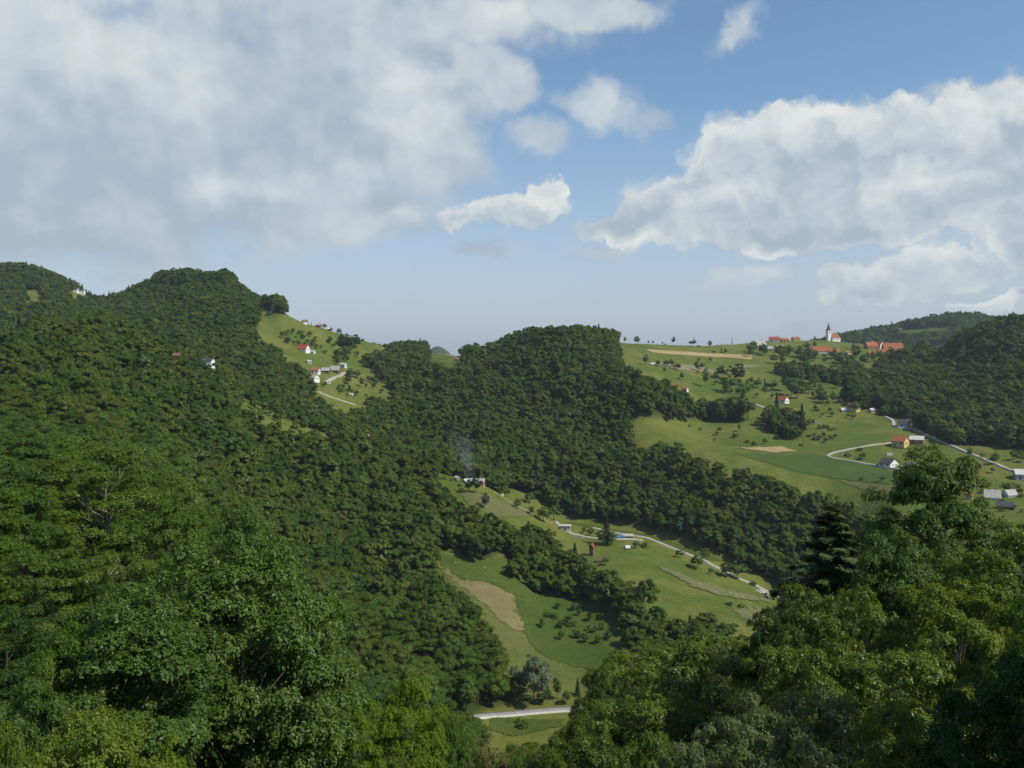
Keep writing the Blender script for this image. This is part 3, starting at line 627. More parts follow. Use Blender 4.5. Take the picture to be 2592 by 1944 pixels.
# the line below which the near trees hide the woods
FG = [(-300, 1250), (0, 1330), (130, 1210), (180, 1130), (420, 1130), (500, 1330), (600, 1330), (760, 1400), (840, 1600), (900, 1760), (1000, 1720), (1180, 1740), (1200, 1860), (1300, 1860), (1340, 1760), (1500, 1680), (1620, 1650), (1900, 1600), (1980, 1500), (2020, 1300), (2120, 1300), (2200, 1200), (2300, 1160), (2420, 1160), (2500, 1300), (2900, 1300)]
topy = HY-(WOOD[:, 3]+HG)/WOOD[:, 1]*F
fgy = np.interp(WOOD[:, 4], [p[0] for p in FG], [p[1] for p in FG])
seen = topy < fgy+25
infr = (WOOD[:, 4] > -60) & (WOOD[:, 4] < 2650)
WOOD, HG, seen, infr, topy = [a[(seen | (WOOD[:, 1] > 140))] for a in (WOOD, HG, seen, infr, topy)]
score = np.where(seen & infr, HG/WOOD[:, 1], 0); order = np.argsort(-score)
N_IND = 185
ind = order[:N_IND]; rest = np.ones(len(WOOD), bool); rest[ind] = False
print('wood stems', len(WOOD), 'nearest individuals up to', WOOD[ind, 1].max())
for i in ind:
    X, Y, _, Z, px, py = WOOD[i]
    if R.random() < 0.03: tree((X, Y, Z), SPM, LEAF['spruce'], HG[i]*1.2, 1.0, 'spruce_tree', 'dark spruce standing among the broadleaf trees of the near wood', 'tree', 'spruces in the near wood', base_h=15)
    else:
        if px < 1050: lab, grp = 'green broadleaf tree in the dense wood on the near left slope', 'broadleaf trees of the wood on the near left slope'
        elif px < 1900: lab, grp = 'broadleaf tree in the wood around the sloping meadow in the valley', 'broadleaf trees around the valley meadow'
        else: lab, grp = 'broadleaf tree low in the wood behind the near right trees', 'broadleaf trees of the wood behind the near right trees'
        tree((X, Y, Z), (NEAR[R.choice('abc')] if Y < 210 else MID[R.randrange(5)]), LEAF[R.choice(['forest', 'forest', 'green', 'olive', 'teal', 'green', 'maple'])], HG[i]*1.05, R.uniform(0.9, 1.12), 'broadleaf_tree', lab, 'tree', grp)

# the rest of the woods is one mass of instanced stems
def build_forest():
    pc = bpy.data.collections.new('wood_stems')       # sources for the instances, not part of the scene
    mats = {'f': LEAF['forest'], 's': LEAF['spruce']}
    def joined(name, a, b, m):
        va = np.empty(len(a.vertices)*3, np.float32); a.vertices.foreach_get('co', va); va = va.reshape(-1, 3)
        tn = np.empty(len(a.vertices), np.float32); a.attributes['tint'].data.foreach_get('value', tn)
        me = mesh_np(name, va, np.arange(len(va)).reshape(-1, 4), m, False, {'tint': tn}); return me
    protos = [joined('stem_a', *FARP[0][:2], LEAF['forest']), joined('stem_b', *FARP[1][:2], LEAF['forest']), joined('stem_c', *FARP[2][:2], LEAF['forest']), joined('stem_d', *FARP[3][:2], LEAF['forest']),
              joined('stem_e', *FARP[1][:2], LEAF['olive']), joined('stem_f', *FARP[2][:2], LEAF['dark']), joined('stem_z_spruce', *SPF, LEAF['spruce']),
              joined('stem_near', *NEAR['a'][:2], LEAF['green']), joined('stem_near', *NEAR['b'][:2], LEAF['forest']), joined('stem_mid', *MID[0][:2], LEAF['forest']), joined('stem_mid', *MID[2][:2], LEAF['green']), joined('stem_lime', *FARP[0][:2], LEAF['yellow']), joined('stem_pale', *FARP[3][:2], LEAF['teal'])]
    for k, p in enumerate(protos):
        pc.objects.link(bpy.data.objects.new('stem_%s' % 'abcdefghijklm'[k], p))
    W = WOOD[rest]; h = HG[rest]; n = len(W)
    me = bpy.data.meshes.new('forest'); me.vertices.add(n); me.vertices.foreach_set('co', W[:, [0, 1, 3]].astype(np.float32).ravel()); me.update()
    zn = fbm(W[:, 0], W[:, 1], 160, 3, 8)
    idx = rf.choice([0, 1, 2, 3], n)
    idx = np.where(rf.rand(n) < 0.10+0.12*(zn > 0.5), 4, idx); idx = np.where(rf.rand(n) < 0.10, 5, idx)
    zs = fbm(W[:, 0], W[:, 1], 70, 3, 3); idx = np.where((rf.rand(n) < 0.025) | ((zs > 0.9) & (rf.rand(n) < 0.25)), 11, idx); idx = np.where(((zs < -0.8) & (rf.rand(n) < 0.4)), 12, idx)
    sp = (rf.rand(n) < 0.035) | ((rf.rand(n) < 0.22) & (W[:, 1] > 1200) & (W[:, 4] > 2050) & (W[:, 4] < 2300)) | ((rf.rand(n) < 0.3) & (W[:, 1] > 1300) & (W[:, 4] < 330) & (W[:, 4] > 180))
    idx = np.where(sp, 6, idx); idx = np.where(W[:, 1] < 420, 9+(rf.rand(n) < 0.4), idx); idx = np.where(W[:, 1] < 190, 7+(rf.rand(n) < 0.5), idx)
    for nm, dt, val in (('pick', 'INT', idx.astype(np.int32)), ('turn', 'FLOAT', rf.uniform(0, 6.28, n).astype(np.float32)), ('tall', 'FLOAT', (h/12.0).astype(np.float32)),
                        ('wide', 'FLOAT', (h/12.0*0.50+0.62*W[:, 2]**0.9*rf.uniform(0.65, 1.3, n)).astype(np.float32))):
        at = me.attributes.new(nm, dt, 'POINT'); at.data.foreach_set('value', val)
    ob = link('forest', me); tag(ob, kind='stuff')
    ng = bpy.data.node_groups.new('forest', 'GeometryNodeTree')
    ng.interface.new_socket('Geometry', in_out='INPUT', socket_type='NodeSocketGeometry'); ng.interface.new_socket('Geometry', in_out='OUTPUT', socket_type='NodeSocketGeometry')
    N = ng.nodes; Lk = ng.links
    gi = N.new('NodeGroupInput'); go = N.new('NodeGroupOutput'); ip = N.new('GeometryNodeInstanceOnPoints'); ci = N.new('GeometryNodeCollectionInfo')
    ci.inputs['Collection'].default_value = pc; ci.inputs['Separate Children'].default_value = True; ci.inputs['Reset Children'].default_value = True
    def attr(nm, ty):
        a = N.new('GeometryNodeInputNamedAttribute'); a.data_type = ty; a.inputs['Name'].default_value = nm; return a.outputs[0]
    rot = N.new('ShaderNodeCombineXYZ'); Lk.new(attr('turn', 'FLOAT'), rot.inputs[2])
    scl = N.new('ShaderNodeCombineXYZ'); w = attr('wide', 'FLOAT'); Lk.new(w, scl.inputs[0]); Lk.new(w, scl.inputs[1]); Lk.new(attr('tall', 'FLOAT'), scl.inputs[2])
    m2p = N.new('GeometryNodeMeshToPoints')
    Lk.new(gi.outputs[0], m2p.inputs[0]); Lk.new(m2p.outputs[0], ip.inputs['Points']); Lk.new(ci.outputs[0], ip.inputs['Instance']); ip.inputs['Pick Instance'].default_value = True
    Lk.new(attr('pick', 'INT'), ip.inputs['Instance Index']); Lk.new(rot.outputs[0], ip.inputs['Rotation']); Lk.new(scl.outputs[0], ip.inputs['Scale'])
    Lk.new(ip.outputs[0], go.inputs[0])
    md = ob.modifiers.new('stems', 'NODES'); md.node_group = ng
build_forest()

# ------------------------------------------------------------------ the trees below the viewpoint
def fgtree(px, top, Y, rpx, mat, pr='a', label='', group=None, bark=None, name='broadleaf_tree', up=0.0):
    X = (px-CX)/F*Y; z = float(H(X, Y)); zt = (HY-top)/F*Y; h = max(3.0, zt-z)
    r = rpx/F*Y; w = r/(NEAR[pr][3]*h/NEAR[pr][2])
    name = {'maple': 'maple_tree', 'apple': 'apple_tree', 'blossom': 'blossoming_tree'}.get(mat, name)
    return tree((X, Y, z), NEAR[pr], LEAF[mat], h, min(w, 2.2), name, label, 'tree', group, bark=bark)
FGT = [
 (330, 1500, 36, 290, 'maple', 'd', 'large dark green maple in the lower left, left one of a touching pair'),
 (610, 1375, 42, 285, 'maple', 'd', 'large dark green maple in the lower left, taller right one of a touching pair'),
 (625, 1290, 72, 150, 'maple', 'd', 'upright blue-green maple rising just behind the pair of large maples'),
 (800, 1560, 55, 130, 'maple', 'a', 'dark green tree at the right flank of the pair of large maples'),
 (270, 1125, 108, 185, 'olive', 'b', 'tall sunlit tree with a bare pale stem showing in its crown, upper left'),
 (60, 1230, 98, 160, 'green', 'a', 'green broadleaf tree at the left edge, left of the tall pale-stemmed tree'),
 (420, 1270, 90, 130, 'green', 'a', 'green tree tucked between the tall pale-stemmed tree and the upright maple'),
 (300, 1400, 66, 160, 'olive', 'c', 'yellowish green tree below the tall pale-stemmed tree'),
 (120, 1390, 60, 170, 'olive', 'a', 'olive green tree at left between the edge and the pair of large maples'),
 (20, 1540, 46, 170, 'dark', 'b', 'deep green shaded tree at the left edge above the lime bush'),
 (-130, 1330, 62, 200, 'green', 'a', 'green tree cut by the left edge of the view'),
 (190, 1590, 34, 150, 'green', 'a', 'mid green tree at the left flank of the pair of large maples'),
 (50, 1730, 25, 150, 'teal', 'c', 'blue-green leafy tree in the lower left corner'),
 (200, 1815, 15, 250, 'yellow', 'a', 'bright yellow-green leafy tree along the lower left bottom edge'),
 (10, 1840, 12.5, 140, 'yellow', 'c', 'yellow-green bushy tree in the very bottom left corner'),
 (430, 1880, 17, 110, 'lime', 'b', 'small lime green tree at the bottom below the pair of large maples'),
 (1040, 1715, 50, 160, 'lime', 'c', 'bright lime green round tree at the bottom, left of the valley road'),
 (930, 1790, 44, 120, 'lime', 'a', 'lower lime green tree against the left side of the round lime tree'),
 (800, 1760, 60, 130, 'green', 'a', 'mid green tree between the pair of large maples and the lime green trees'),
 (1140, 1790, 92, 60, 'green', 'b', 'slim green tree just right of the round lime tree'),
 (1140, 1850, 66, 80, 'teal', 'a', 'small blue-green tree at the bottom right of the round lime tree'),
 (1235, 1870, 62, 80, 'blossom', 'b', 'tree with pale yellowish blossom at the bottom edge below the valley road'),
 (1500, 1790, 100, 85, 'green', 'a', 'green tree right of the grass strip below the valley road'),
 (1545, 1735, 118, 95, 'dark', 'a', 'dark green tree right of the end of the visible valley road'),
 (1560, 1670, 132, 115, 'green', 'c', 'green tree in front of the lower end of the valley meadow'),
 (1625, 1640, 138, 85, 'blossom', 'b', 'leftmost of three cream blossoming trees above the bottom centre'),
 (1730, 1680, 120, 110, 'green', 'a', 'green tree between the cream blossoming trees'),
 (1690, 1650, 150, 70, 'blossom', 'a', 'middle one of three cream blossoming trees above the bottom centre'),
 (1850, 1615, 118, 95, 'blossom', 'b', 'rightmost of three cream blossoming trees, beside the near right trees'),
 (1500, 1840, 78, 95, 'dark', 'c', 'dark broad tree at the bottom, right of the blossoming tree under the road'),
 (1520, 1780, 80, 120, 'green', 'a', 'green broad tree in the lower middle, below the dark tree'),
 (1640, 1740, 84, 125, 'green', 'b', 'green upright tree in the lower middle, below the cream blossoming trees'),
 (1500, 1860, 50, 130, 'olive', 'a', 'olive tree at the bottom middle'),
 (1400, 1905, 46, 75, 'green', 'b', 'small green tree on the bottom edge right of the blossoming tree'),
 (1760, 1740, 66, 130, 'olive', 'c', 'olive green tree left of the near right tree mass'),
 (1640, 1860, 30, 130, 'olive', 'a', 'light olive tree on the bottom edge left of the grey-twigged apple trees'),
 (1925, 1640, 72, 110, 'olive', 'b', 'olive tree at the left foot of the near right tree mass'),
 (1970, 1540, 58, 95, 'dark', 'a', 'small dark tree sticking out left from the near right tree mass'),
 (2372, 1150, 50, 180, 'maple', 'd', 'tallest near right tree, dark maple whose top stands before the hamlet'),
 (2270, 1350, 46, 165, 'maple', 'd', 'dark maple lower left beneath the tallest near right tree'),
 (2500, 1400, 44, 150, 'green', 'c', 'green tree at right below the tallest near right tree'),
 (2580, 1330, 33, 210, 'olive', 'b', 'sunlit olive tree cut by the right edge of the view'),
 (2060, 1490, 42, 150, 'olive', 'a', 'sunlit olive tree right below the near spruce'),
 (2200, 1500, 36, 190, 'olive', 'c', 'broad olive tree in the middle of the near right tree mass'),
 (2000, 1610, 37, 150, 'olive', 'b', 'olive tree on the lower left of the near right tree mass'),
 (2430, 1480, 31, 210, 'yellow', 'a', 'yellow-green tree with glinting leaves among the near right trees'),
 (2120, 1650, 28, 190, 'olive', 'a', 'olive tree just above the grey-twigged apple trees'),
 (2350, 1620, 25, 210, 'olive', 'b', 'olive tree in the lower right, left of the dark corner'),
 (2690, 1500, 24, 240, 'green', 'c', 'green tree at the lower right edge above the dark corner'),
 (1890, 1770, 25, 170, 'apple', 'c', 'greyish apple tree with visible twigs at the bottom, left one of two'),
 (2060, 1760, 20, 190, 'apple', 'a', 'greyish apple tree with visible twigs at the bottom, right one of two'),
 (1770, 1850, 21, 130, 'apple', 'b', 'low grey-green tree left of the two apple trees at the bottom'),
 (2260, 1800, 17, 150, 'olive', 'c', 'sparse tree between the apple trees and the dark corner'),
 (2470, 1760, 15, 230, 'dark', 'a', 'dark shaded tree filling the bottom right corner'),  # the corner's deep shade is put into the dark leaf colour
 (2680, 1650, 14, 260, 'dark', 'b', 'dark tree cut by the bottom right edge'),  # dark leaf colour again carries the corner's shade
]
for (px, top, Y, rp, mt, pr, lb) in FGT:
    fgtree(px, top, Y, rp, mt, pr, lb, 'trees growing on the slope below the viewpoint', bark=M['bark_pale'] if 'bare pale stem' in lb or 'apple tree with' in lb else None)
# near spruce
_x = (2105-CX)/F*62; _z = float(H(_x, 62)); tree((_x, 62, _z), SPN, LEAF['spruce'], (HY-1275)/F*62-_z, 2.0, 'spruce_tree', 'dark near spruce with spreading boughs left of the tallest right tree', 'tree', base_h=15)
# unseen tall tree added right of the frame to shade the lower right corner
for (x, y, h, lb) in ((20.0, 8.0, 16.0, 'tall dark tree added outside the right edge to shade the corner'),):
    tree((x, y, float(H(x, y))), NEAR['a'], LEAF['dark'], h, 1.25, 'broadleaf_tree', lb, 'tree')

# ------------------------------------------------------------------ undergrowth on the near slope
def undergrowth():
    rr = np.random.RandomState(9); n = 3400
    Y = rr.uniform(3, 150, n); X = (rr.uniform(-700, 3300, n)-CX)/F*np.maximum(Y, 60)*rr.uniform(0.6, 1, n)
    keepm = (np.abs(X) > 2.5) | (Y > 8); X = X[keepm]; Y = Y[keepm]; n = len(X); z = H(X, Y)
    va, tn = [], []
    for b in BUSH[:2]:
        v = np.empty(len(b.vertices)*3, np.float32); b.vertices.foreach_get('co', v); t_ = np.empty(len(b.vertices), np.float32); b.attributes['tint'].data.foreach_get('value', t_)
        va.append(v.reshape(-1, 3)); tn.append(t_)
    pc = bpy.data.collections.new('undergrowth_plants')
    for k, (v, t_, m) in enumerate(((va[0], tn[0], LEAF['dark']), (va[1], tn[1], LEAF['green']))):
        pc.objects.link(bpy.data.objects.new('plant_%s' % 'ab'[k], mesh_np('plant', v, np.arange(len(v)).reshape(-1, 4), m, False, {'tint': t_})))
    me = bpy.data.meshes.new('undergrowth'); me.vertices.add(n); me.vertices.foreach_set('co', np.stack([X, Y, z], -1).astype(np.float32).ravel()); me.update()
    for nm, dt, val in (('pick', 'INT', rr.randint(0, 2, n).astype(np.int32)), ('turn', 'FLOAT', rr.uniform(0, 6.28, n).astype(np.float32)), ('tall', 'FLOAT', rr.uniform(0.35, 0.9, n).astype(np.float32)), ('wide', 'FLOAT', rr.uniform(0.7, 1.5, n).astype(np.float32))):
        at = me.attributes.new(nm, dt, 'POINT'); at.data.foreach_set('value', val)
    ob = link('undergrowth', me); tag(ob, kind='stuff')
    ng = bpy.data.node_groups['forest'].copy(); md = ob.modifiers.new('plants', 'NODES'); md.node_group = ng
    for nd in ng.nodes:
        if nd.bl_idname == 'GeometryNodeCollectionInfo': nd.inputs['Collection'].default_value = pc
undergrowth()

# ------------------------------------------------------------------ buildings
for nm, c, v in (('wall_white', (0.78, 0.77, 0.74), (0.66, 0.65, 0.62)), ('wall_yellow', (0.62, 0.47, 0.20), (0.55, 0.41, 0.18)), ('wall_brick', (0.34, 0.20, 0.13), (0.28, 0.17, 0.11)),
                 ('wall_wood', (0.13, 0.085, 0.05), (0.20, 0.14, 0.09)), ('wall_grey', (0.42, 0.42, 0.41), (0.34, 0.34, 0.33)), ('wall_cyan', (0.45, 0.68, 0.68), (0.40, 0.60, 0.60)),
                 ('wall_pink', (0.52, 0.30, 0.24), (0.45, 0.26, 0.20)), ('wall_blue', (0.36, 0.44, 0.52), (0.32, 0.39, 0.46)),
                 ('roof_orange', (0.33, 0.115, 0.05), (0.25, 0.09, 0.045)), ('roof_red', (0.32, 0.070, 0.05), (0.24, 0.06, 0.045)), ('roof_grey', (0.30, 0.29, 0.27), (0.40, 0.38, 0.35)),
                 ('roof_brown', (0.13, 0.07, 0.05), (0.18, 0.10, 0.075)), ('roof_dark', (0.045, 0.045, 0.05), (0.075, 0.07, 0.07)), ('roof_light', (0.52, 0.52, 0.50), (0.44, 0.44, 0.42)),
                 ('glass', (0.03, 0.035, 0.045), (0.05, 0.055, 0.06)), ('door', (0.10, 0.06, 0.035), (0.14, 0.09, 0.05)), ('concrete', (0.55, 0.54, 0.50), (0.45, 0.44, 0.41)),
                 ('plastic_blue', (0.06, 0.20, 0.52), (0.05, 0.16, 0.44)), ('rust', (0.25, 0.10, 0.05), (0.16, 0.08, 0.05)), ('tyre', (0.02, 0.02, 0.02), (0.03, 0.03, 0.03)), ('rock', (0.36, 0.34, 0.30), (0.50, 0.47, 0.41))):
    M[nm] = mat_pr(nm, c, 0.35 if nm == 'glass' else 0.85, 0.5 if nm == 'glass' else 0.2, v, 0.9)
WIN = {}
def window_me(w, h):
    k = (round(w, 2), round(h, 2))
    if k not in WIN: WIN[k] = MB().box((0, -0.03, 0), (w, 0.10, h)).mesh('window', M['glass'])
    return WIN[k]
def gable(mb, w, d, z, rh, t=0.22, o=0.5):
    """double-pitched roof shell with overhang; the ridge runs along x"""
    a = w/2+o; b = d/2+o; dz = o*rh/(d/2)
    prof = [(-b, z-dz), (0, z+rh), (b, z-dz), (b, z-dz-t), (0, z+rh-t), (-b, z-dz-t)]
    v = [(-a, y, q) for y, q in prof]+[(a, y, q) for y, q in prof]
    f = [(0, 6, 7, 1), (1, 7, 8, 2), (2, 8, 9, 3), (3, 9, 10, 4), (4, 10, 11, 5), (5, 11, 6, 0), (0, 1, 4, 5), (1, 2, 3, 4), (6, 11, 10, 7), (7, 10, 9, 8)]
    mb.add(v, f)
def hip(mb, w, d, z, rh, o=0.5):
    a = w/2+o; b = d/2+o; r = max(0.3, a-b)
    v = [(-a, -b, z), (a, -b, z), (a, b, z), (-a, b, z), (-r, 0, z+rh), (r, 0, z+rh), (-a, -b, z-.2), (a, -b, z-.2), (a, b, z-.2), (-a, b, z-.2)]
    mb.add(v, [(0, 1, 5, 4), (1, 2, 5), (2, 3, 4, 5), (3, 0, 4), (9, 8, 7, 6), (0, 6, 7, 1), (1, 7, 8, 2), (2, 8, 9, 3), (3, 9, 6, 0)])
def house(px, py, wpx, hpx, label, wall='wall_white', roof='roof_orange', rot=0.0, depth=0.75, y0=600, y1=1600, rh=0.55, win=2, chim=1, kind='gable', name='house', cat='house', group=None, Y=None, door=True, top=None):
    """wpx: apparent width of the ridge side, hpx: apparent height of the wall, both in photo pixels"""
    if Y: p = Vector(((px-CX)/F*Y, Y, float(H((px-CX)/F*Y, Y))))
    else: p = ground(px, py, y0, y1)
    w = wpx/F*p.y; h = hpx/F*p.y; d = w*depth
    if top: h = max(h, (HY-top)/F*p.y-p.z)
    z0 = min(float(H(p.x+a, p.y+b)) for a in (-w/2, w/2) for b in (0, d))-p.z
    r = empty(name, p, math.radians(rot))
    mb = MB(); base = min(z0, 0)-0.4; rhh = d/2*rh*1.3 if kind == 'gable' else d/2*rh
    mb.box((0, 0, (h+base)/2), (w, d, h-base))
    if kind == 'gable':
        mb.add([(-w/2, -d/2, h), (-w/2, d/2, h), (-w/2, 0, h+rhh-0.24), (w/2, -d/2, h), (w/2, d/2, h), (w/2, 0, h+rhh-0.24)], [(0, 2, 1), (3, 4, 5)])
    link('wall', mb.mesh('wall', M[wall]), r)
    rb = MB()
    if kind == 'gable': gable(rb, w, d, h, rhh)
    elif kind == 'hip': hip(rb, w, d, h, rhh)
    else:
        rb.box((0, 0, h+0.15), (w+0.7, d+0.7, 0.3))
    ro = link('roof', rb.mesh('roof', M[roof]), r)
    for k in range(chim if kind != 'flat' else 0):
        link('chimney', MB().box((w*(0.22-0.4*k), d*0.12, h+rhh*0.9), (0.7, 0.7, rhh*0.7+1.0)).mesh('chimney', M['wall_brick'] if wall != 'wall_brick' else M['wall_white']), ro)
    if win:
        ww = min(1.2, w*0.13); wh = min(1.4, h*0.42)
        fl = 2 if h > 5.2 else 1
        for s in (-1, 1):
            for f in range(fl):
                zc = h*(0.55 if fl == 1 else (0.27+0.48*f))
                for k in range(win):
                    if s == -1 and f == 0 and k == 0 and door: continue
                    x = (k+0.5)/win*w-w/2
                    o = link('window', window_me(ww, wh), r, (x, s*d/2, zc), 0 if s == -1 else math.pi)
                for sx in (-1, 1):
                    if s == 1: link('window', window_me(ww, wh), r, (sx*w/2, d*0.2, zc), sx*math.pi/2); link('window', window_me(ww, wh), r, (sx*w/2, -d*0.2, zc), sx*math.pi/2)
    if door and h > 2: link('door', MB().box((0, 0, 0), (min(1.3, w*0.2), 0.14, min(2.2, h*0.8))).mesh('door', M['door']), r, (-w/2+w*0.5/max(1, win), -d/2-0.03, min(2.2, h*0.8)/2+0.02))
    return tag(r, label, cat, group)
RG_ = 'farm buildings of the ridge hamlet'; LG = 'buildings of the farmstead on the left meadow slope'
# far left saddle
house(190, 738, 15, 7, 'white long house on the far left saddle, left one of two', roof='roof_dark', Y=1440, top=732, rh=.4, group='white houses on the far left saddle')
house(208, 740, 13, 6, 'white long house on the far left saddle, right one of two', roof='roof_dark', Y=1445, top=735, rh=.4, group='white houses on the far left saddle')
house(443, 908, 23, 5, 'brownish hut with a grey roof sunk in the trees of the left ridge', 'wall_wood', 'roof_brown', 12, Y=640, top=899, name='hut', cat='hut', win=1, chim=0)
house(527, 927, 27, 12, 'white walled hut among the trees on the left ridge', 'wall_white', 'roof_dark', -8, Y=628, top=911, rh=.35, name='hut', cat='hut', chim=0)
# left meadow slope
house(768, 888, 27, 6, 'white house with a bright red roof, highest on the left meadow', roof='roof_red', rot=-20, rh=.75, y0=850, group=LG)
house(792, 893, 10, 4, 'tiny white annex beside the bright red roof', roof='roof_light', rot=-20, y0=850, win=1, chim=0, name='shed', cat='shed', group=LG)
house(782, 919, 10, 5, 'little grey shed between the red roofed houses', 'wall_grey', 'roof_grey', 35, y0=820, win=1, chim=0, name='shed', cat='shed', group=LG)
house(799, 945, 20, 9, 'white house with an orange-red roof left of the dark barns', roof='roof_orange', rot=-10, y0=800, group=LG)
house(825, 944, 20, 7, 'dark wooden barn with a grey roof, narrower of two side by side', 'wall_wood', 'roof_grey', -8, y0=800, name='barn', cat='barn', rh=.7, group=LG)
house(849, 942, 25, 6, 'wide barn with a pale grey roof at the top of the short road', 'wall_wood', 'roof_grey', -14, y0=800, name='barn', cat='barn', rh=.8, chim=0, group=LG)
house(794, 963, 24, 8, 'white house with a broad grey roof, lowest of the farmstead', roof='roof_grey', rot=-35, y0=780, rh=.6, group=LG)
house(870, 929, 13, 7, 'small turquoise-white house right of the barns', 'wall_cyan', 'roof_light', -30, y0=820, group=LG, win=1)
house(832, 970, 8, 4, 'small pale garage at the bottom of the short road', roof='roof_light', y0=800, kind='flat', name='garage', cat='garage', win=0, chim=0, group=LG)
house(888, 1000, 11, 3, 'long low white shed on the lower left meadow', roof='roof_light', rot=-8, y0=780, name='shed', cat='shed', win=0, chim=0, rh=.3)
SG = 'small buildings along the left skyline'
house(771, 822, 11, 7, 'white house with a reddish roof on the left skyline', roof='roof_brown', rot=30, Y=1135, group=SG)
house(806, 833, 14, 6, 'dark house with a grey roof on the left skyline', 'wall_wood', 'roof_grey', -20, Y=1150, group=SG)
house(834, 842, 12, 5, 'pinkish low house on the left skyline, right of the grey roof', 'wall_pink', 'roof_light', -15, Y=1165, group=SG, win=1)
house(1012, 874, 10, 6, 'left one of two faint pinkish houses on the skyline saddle', 'wall_pink', 'roof_orange', Y=1262, group=SG, win=1)
house(1039, 876, 16, 4, 'right one of two faint pinkish houses on the skyline saddle', 'wall_pink', 'roof_light', Y=1265, group=SG)
house(926, 1096, 15, 6, 'house with a bright orange roof peeping from the trees on the near left ridge', 'wall_pink', 'roof_orange', -30, Y=640, top=1096, rh=.6)
# spur farm
house(1209, 1219, 34, 8, 'long farmhouse with brown-grey roof and pink wall by the smoke', 'wall_pink', 'roof_grey', -6, Y=617, rh=.75, depth=.5, name='farmhouse', cat='farmhouse')
house(1157, 1196, 12, 7, 'white plastic covered shed above the smoking farmhouse, left one', 'wall_white', 'roof_light', -60, Y=620, win=0, chim=0, name='shed', cat='shed', door=False)
house(1181, 1203, 14, 6, 'whitish shed next to the smoke, close left of the farmhouse', 'wall_grey', 'roof_light', 35, Y=616, win=0, chim=0, name='shed', cat='shed', door=False)
house(1268, 1206, 9, 4, 'little pale yellow hut at the wood edge right of the smoking farmhouse', 'wall_yellow', 'roof_light', 20, Y=665, win=0, chim=0, name='hut', cat='hut')
house(1432, 1340, 24, 13, 'light grey cubic garage with a flat roof at the start of the track', 'wall_grey', 'roof_light', -10, Y=612, kind='flat', win=1, chim=0, name='garage', cat='garage', depth=.7)
house(1498, 1412, 13, 24, 'narrow red roofed wooden tower shed at the wood edge', 'wall_wood', 'roof_red', 70, Y=560, win=1, chim=0, name='tower_shed', cat='shed', rh=1.1)
house(1519, 1426, 15, 6, 'small white shed just below the narrow tower shed', 'wall_white', 'roof_brown', -20, Y=545, win=0, chim=0, name='shed', cat='shed')
house(1590, 1362, 24, 6, 'low barn with a tan roof beside the blue tarpaulin', 'wall_wood', 'roof_grey', -6, Y=608, win=2, chim=0, name='barn', cat='barn', rh=.5, depth=.5)
# ridge with fields
house(1650, 1100, 24, 3, 'long shed with a whitish roof at the lower wood edge, alone', 'wall_wood', 'roof_light', -10, Y=690, win=0, chim=0, name='shed', cat='shed', depth=.3)
house(1651, 925, 9, 4, 'small white-roofed shed at the left end of the tree row', 'wall_grey', 'roof_light', 0, y0=850, win=0, chim=0, name='shed', cat='shed')
house(1713, 978, 12, 4, 'orange roofed shed at the wood edge, left one of two', 'wall_brick', 'roof_orange', -20, y0=800, win=0, chim=0, name='shed', cat='shed')
house(1734, 989, 14, 6, 'white shed with an orange roof at the wood edge, right one of two', 'wall_white', 'roof_orange', -35, y0=800, win=1, chim=0, name='shed', cat='shed')
house(1924, 880, 26, 6, 'grey barn with a big pale grey roof, left end of the ridge hamlet', 'wall_grey', 'roof_grey', 15, y0=1000, name='barn', cat='barn', rh=.9, group=RG_)
house(1942, 886, 26, 4, 'long lower grey roof in front of the big grey barn', 'wall_grey', 'roof_grey', -4, y0=1000, name='barn', cat='barn', chim=0, rh=.7, depth=.5, group=RG_)
house(1960, 871, 26, 6, 'white house with a red roof on the crest behind the grey barns', 'wall_white', 'roof_red', -15, Y=1300, group=RG_)
house(1986, 872, 18, 5, 'orange roof in the middle of the crest row', 'wall_brick', 'roof_orange', 10, Y=1300, group=RG_)
house(1974, 881, 14, 4, 'small grey roof between the crest row and the grey barns', 'wall_grey', 'roof_light', 0, y0=1000, chim=0, name='shed', cat='shed', group=RG_)
house(2014, 871, 18, 5, 'pale house with an orange roof at the right end of the crest row', 'wall_yellow', 'roof_orange', 10, Y=1320, group=RG_)
house(2043, 894, 18, 7, 'white house left of the long orange roof', 'wall_white', 'roof_dark', -20, y0=950, group=RG_)
house(2076, 893, 42, 5, 'long farm building with a wide orange roof', 'wall_white', 'roof_orange', -3, y0=950, depth=.42, rh=1.0, win=3, group=RG_)
house(2112, 897, 26, 5, 'farm building with an orange roof right of the long one', 'wall_white', 'roof_orange', 10, y0=950, depth=.6, rh=.9, group=RG_)
house(2144, 897, 15, 5, 'small house with an orange roof, last one below the church', 'wall_white', 'roof_orange', 30, y0=950, group=RG_)
EG = 'orange roofed farm right of the church'
house(2204, 886, 28, 6, 'orange roofed barn at the left of the farm right of the church', 'wall_brick', 'roof_orange', 10, Y=1240, rh=.8, group=EG)
house(2224, 881, 22, 9, 'white gabled house with a red-orange roof, tallest of its farm', 'wall_white', 'roof_red', -60, Y=1245, rh=.8, group=EG)
house(2259, 888, 48, 4, 'longest orange roof, upper one of two long parallel barns', 'wall_brick', 'roof_orange', -2, Y=1230, depth=.4, rh=1.1, chim=0, win=3, name='barn', cat='barn', group=EG)
house(2246, 899, 47, 3, 'lower one of two long parallel barns with orange roofs', 'wall_brick', 'roof_orange', 3, Y=1180, depth=.36, rh=1.1, chim=0, win=3, name='barn', cat='barn', group=EG)
house(2205, 894, 16, 4, 'small orange roofed shed at the foot of the farm right of the church', 'wall_brick', 'roof_orange', 0, Y=1190, chim=0, name='shed', cat='shed', group=EG)
